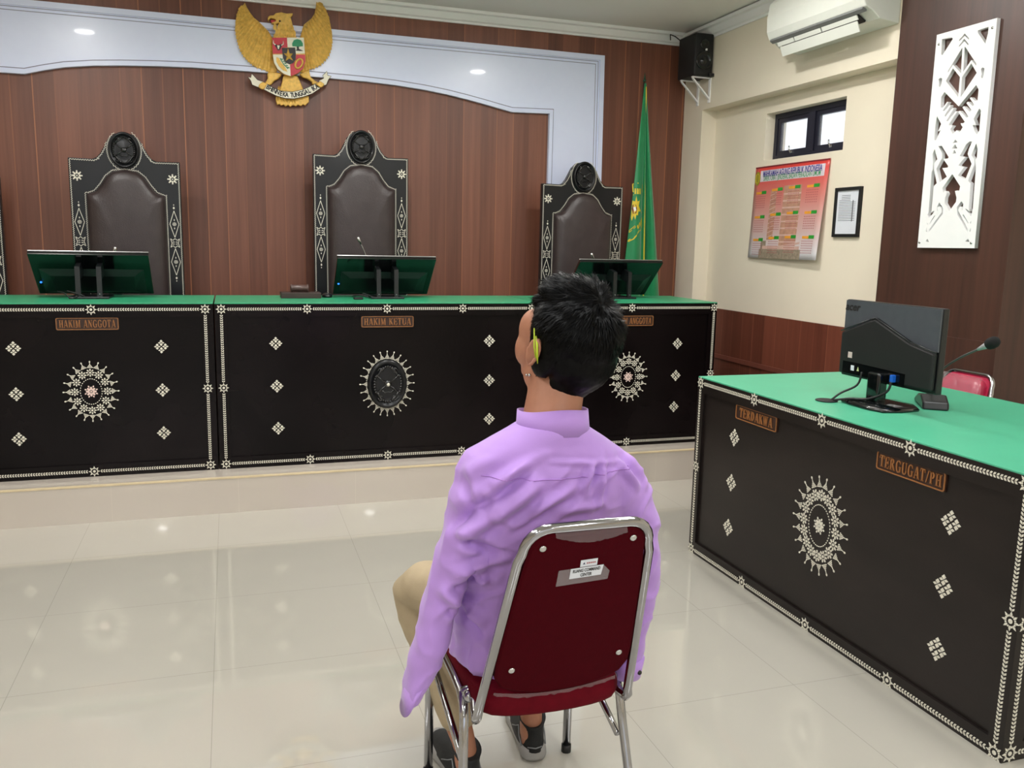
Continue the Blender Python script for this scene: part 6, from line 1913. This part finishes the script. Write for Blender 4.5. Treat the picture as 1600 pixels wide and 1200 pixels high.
# trainers
def shoe(cx, cy, ang, heel=None):
    R = Matrix.Translation((cx, cy, 0)) @ Matrix.Rotation(ang, 4, 'Z')
    def T(x, y, z): return R @ Vector((x, y, z))
    o = [(0, -.005), (.022, 0), (.034, .02), (.035, .07), (.040, .13), (.046, .19), (.042, .235), (.026, .262), (0, .272), (-.026, .262), (-.042, .235), (-.044, .19), (-.036, .13), (-.033, .07), (-.034, .02), (-.022, 0)]
    n = len(o)
    mb = MB()
    vs = []
    for sc, z in ((.92, 0), (1.03, .004), (1.05, .012), (1.03, .024), (1.0, .034)):
        vs += [T(x * sc, .13 + (y - .13) * sc, z + (.010 * max(0, (y - .2) / .07) if z < .02 else 0)) for x, y in o]
    mb.add(vs, [(i * n + k, i * n + (k + 1) % n, (i + 1) * n + (k + 1) % n, (i + 1) * n + k) for i in range(4) for k in range(n)] + [tuple(range(n)), tuple(4 * n + k for k in range(n))], 0, True)
    root = mb.build('trainer', M_['sole'], PX)
    up = MB()
    ax = R.to_3x3()
    def V(x, y, z): return tuple(ax @ Vector((x, y, z)))
    up.loft([(T(0, .128, .028), V(.041, 0, 0), V(0, .140, 0), 2.3), (T(0, .120, .045), V(.040, 0, 0), V(0, .126, 0), 2.3), (T(0, .095, .062), V(.037, 0, 0), V(0, .098, 0), 2.2), (T(0, .070, .078), V(.034, 0, 0), V(0, .072, 0), 2.1), (T(0, .050, .094), V(.034, 0, 0), V(0, .050, .008), 2.0), (T(0, .045, .108), V(.037, 0, 0), V(0, .046, .012), 2.0), (T(0, .045, .104), V(.030, 0, 0), V(0, .040, .012), 2.0)], 28)
    u = up.build('upper', M_['shoe'], root)
    mb = MB()
    for s in (1, -1):
        mb.tube([T(s * .0335, .02, .034), T(s * .036, .045, .052), T(s * .034, .06, .072), T(s * .036, .085, .056), T(s * .040, .12, .038)], .0022, 6)
    mb.tube([T(-.02, .0, .040), T(0, -.011, .042), T(.02, .0, .040)], .002, 6)
    mb.build('side_stripe', mat('grey_stripe', (120, 122, 124), .5), root)
    mb = MB()
    for k in range(4):
        y = .10 + k * .022
        mb.tube([T(-.022, y, .080 - k * .009), T(0, y + .004, .086 - k * .009), T(.022, y, .080 - k * .009)], .0024, 6)
    mb.build('laces', M_['matteblack'], root)
    return root
shoe(.748, 2.000, radians(-8))
shoe(.548, 1.905, radians(7))
# small worn things
mb = MB()
mb.tube([hp(-.066, .020, .030), hp(-.084, -.004, .028), hp(-.092, -.020, .022), hp(-.094, -.032, .004), hp(-.089, -.036, -.014)], [.0012, .0024, .0026, .0024, .0010], 8)
mb.tube([hp(-.080, .014, .040), hp(-.090, -.002, .034), hp(-.096, -.018, .016), hp(-.093, -.030, -.004)], .0016, 6)
mb.build('ear_cord', M_['lime'], PX)
mb = MB()
mb.ell(hp(-.070, -.006, -.062), .0036, seg=10, rings=8).ell(hp(-.068, .004, -.068), .0028, seg=10, rings=8)
mb.build('ear_stud', M_['silver'], PX)
# anklet on the right ankle
mb = MB()
mb.tube([(.752 + .036 * cos(a), 2.048 + .036 * sin(a), .150 + .004 * sin(a * 2)) for a in [2 * pi * i / 24 for i in range(24)]], .0022, 6, closed=True)
mb.build('anklet', M_['silver'], PX)
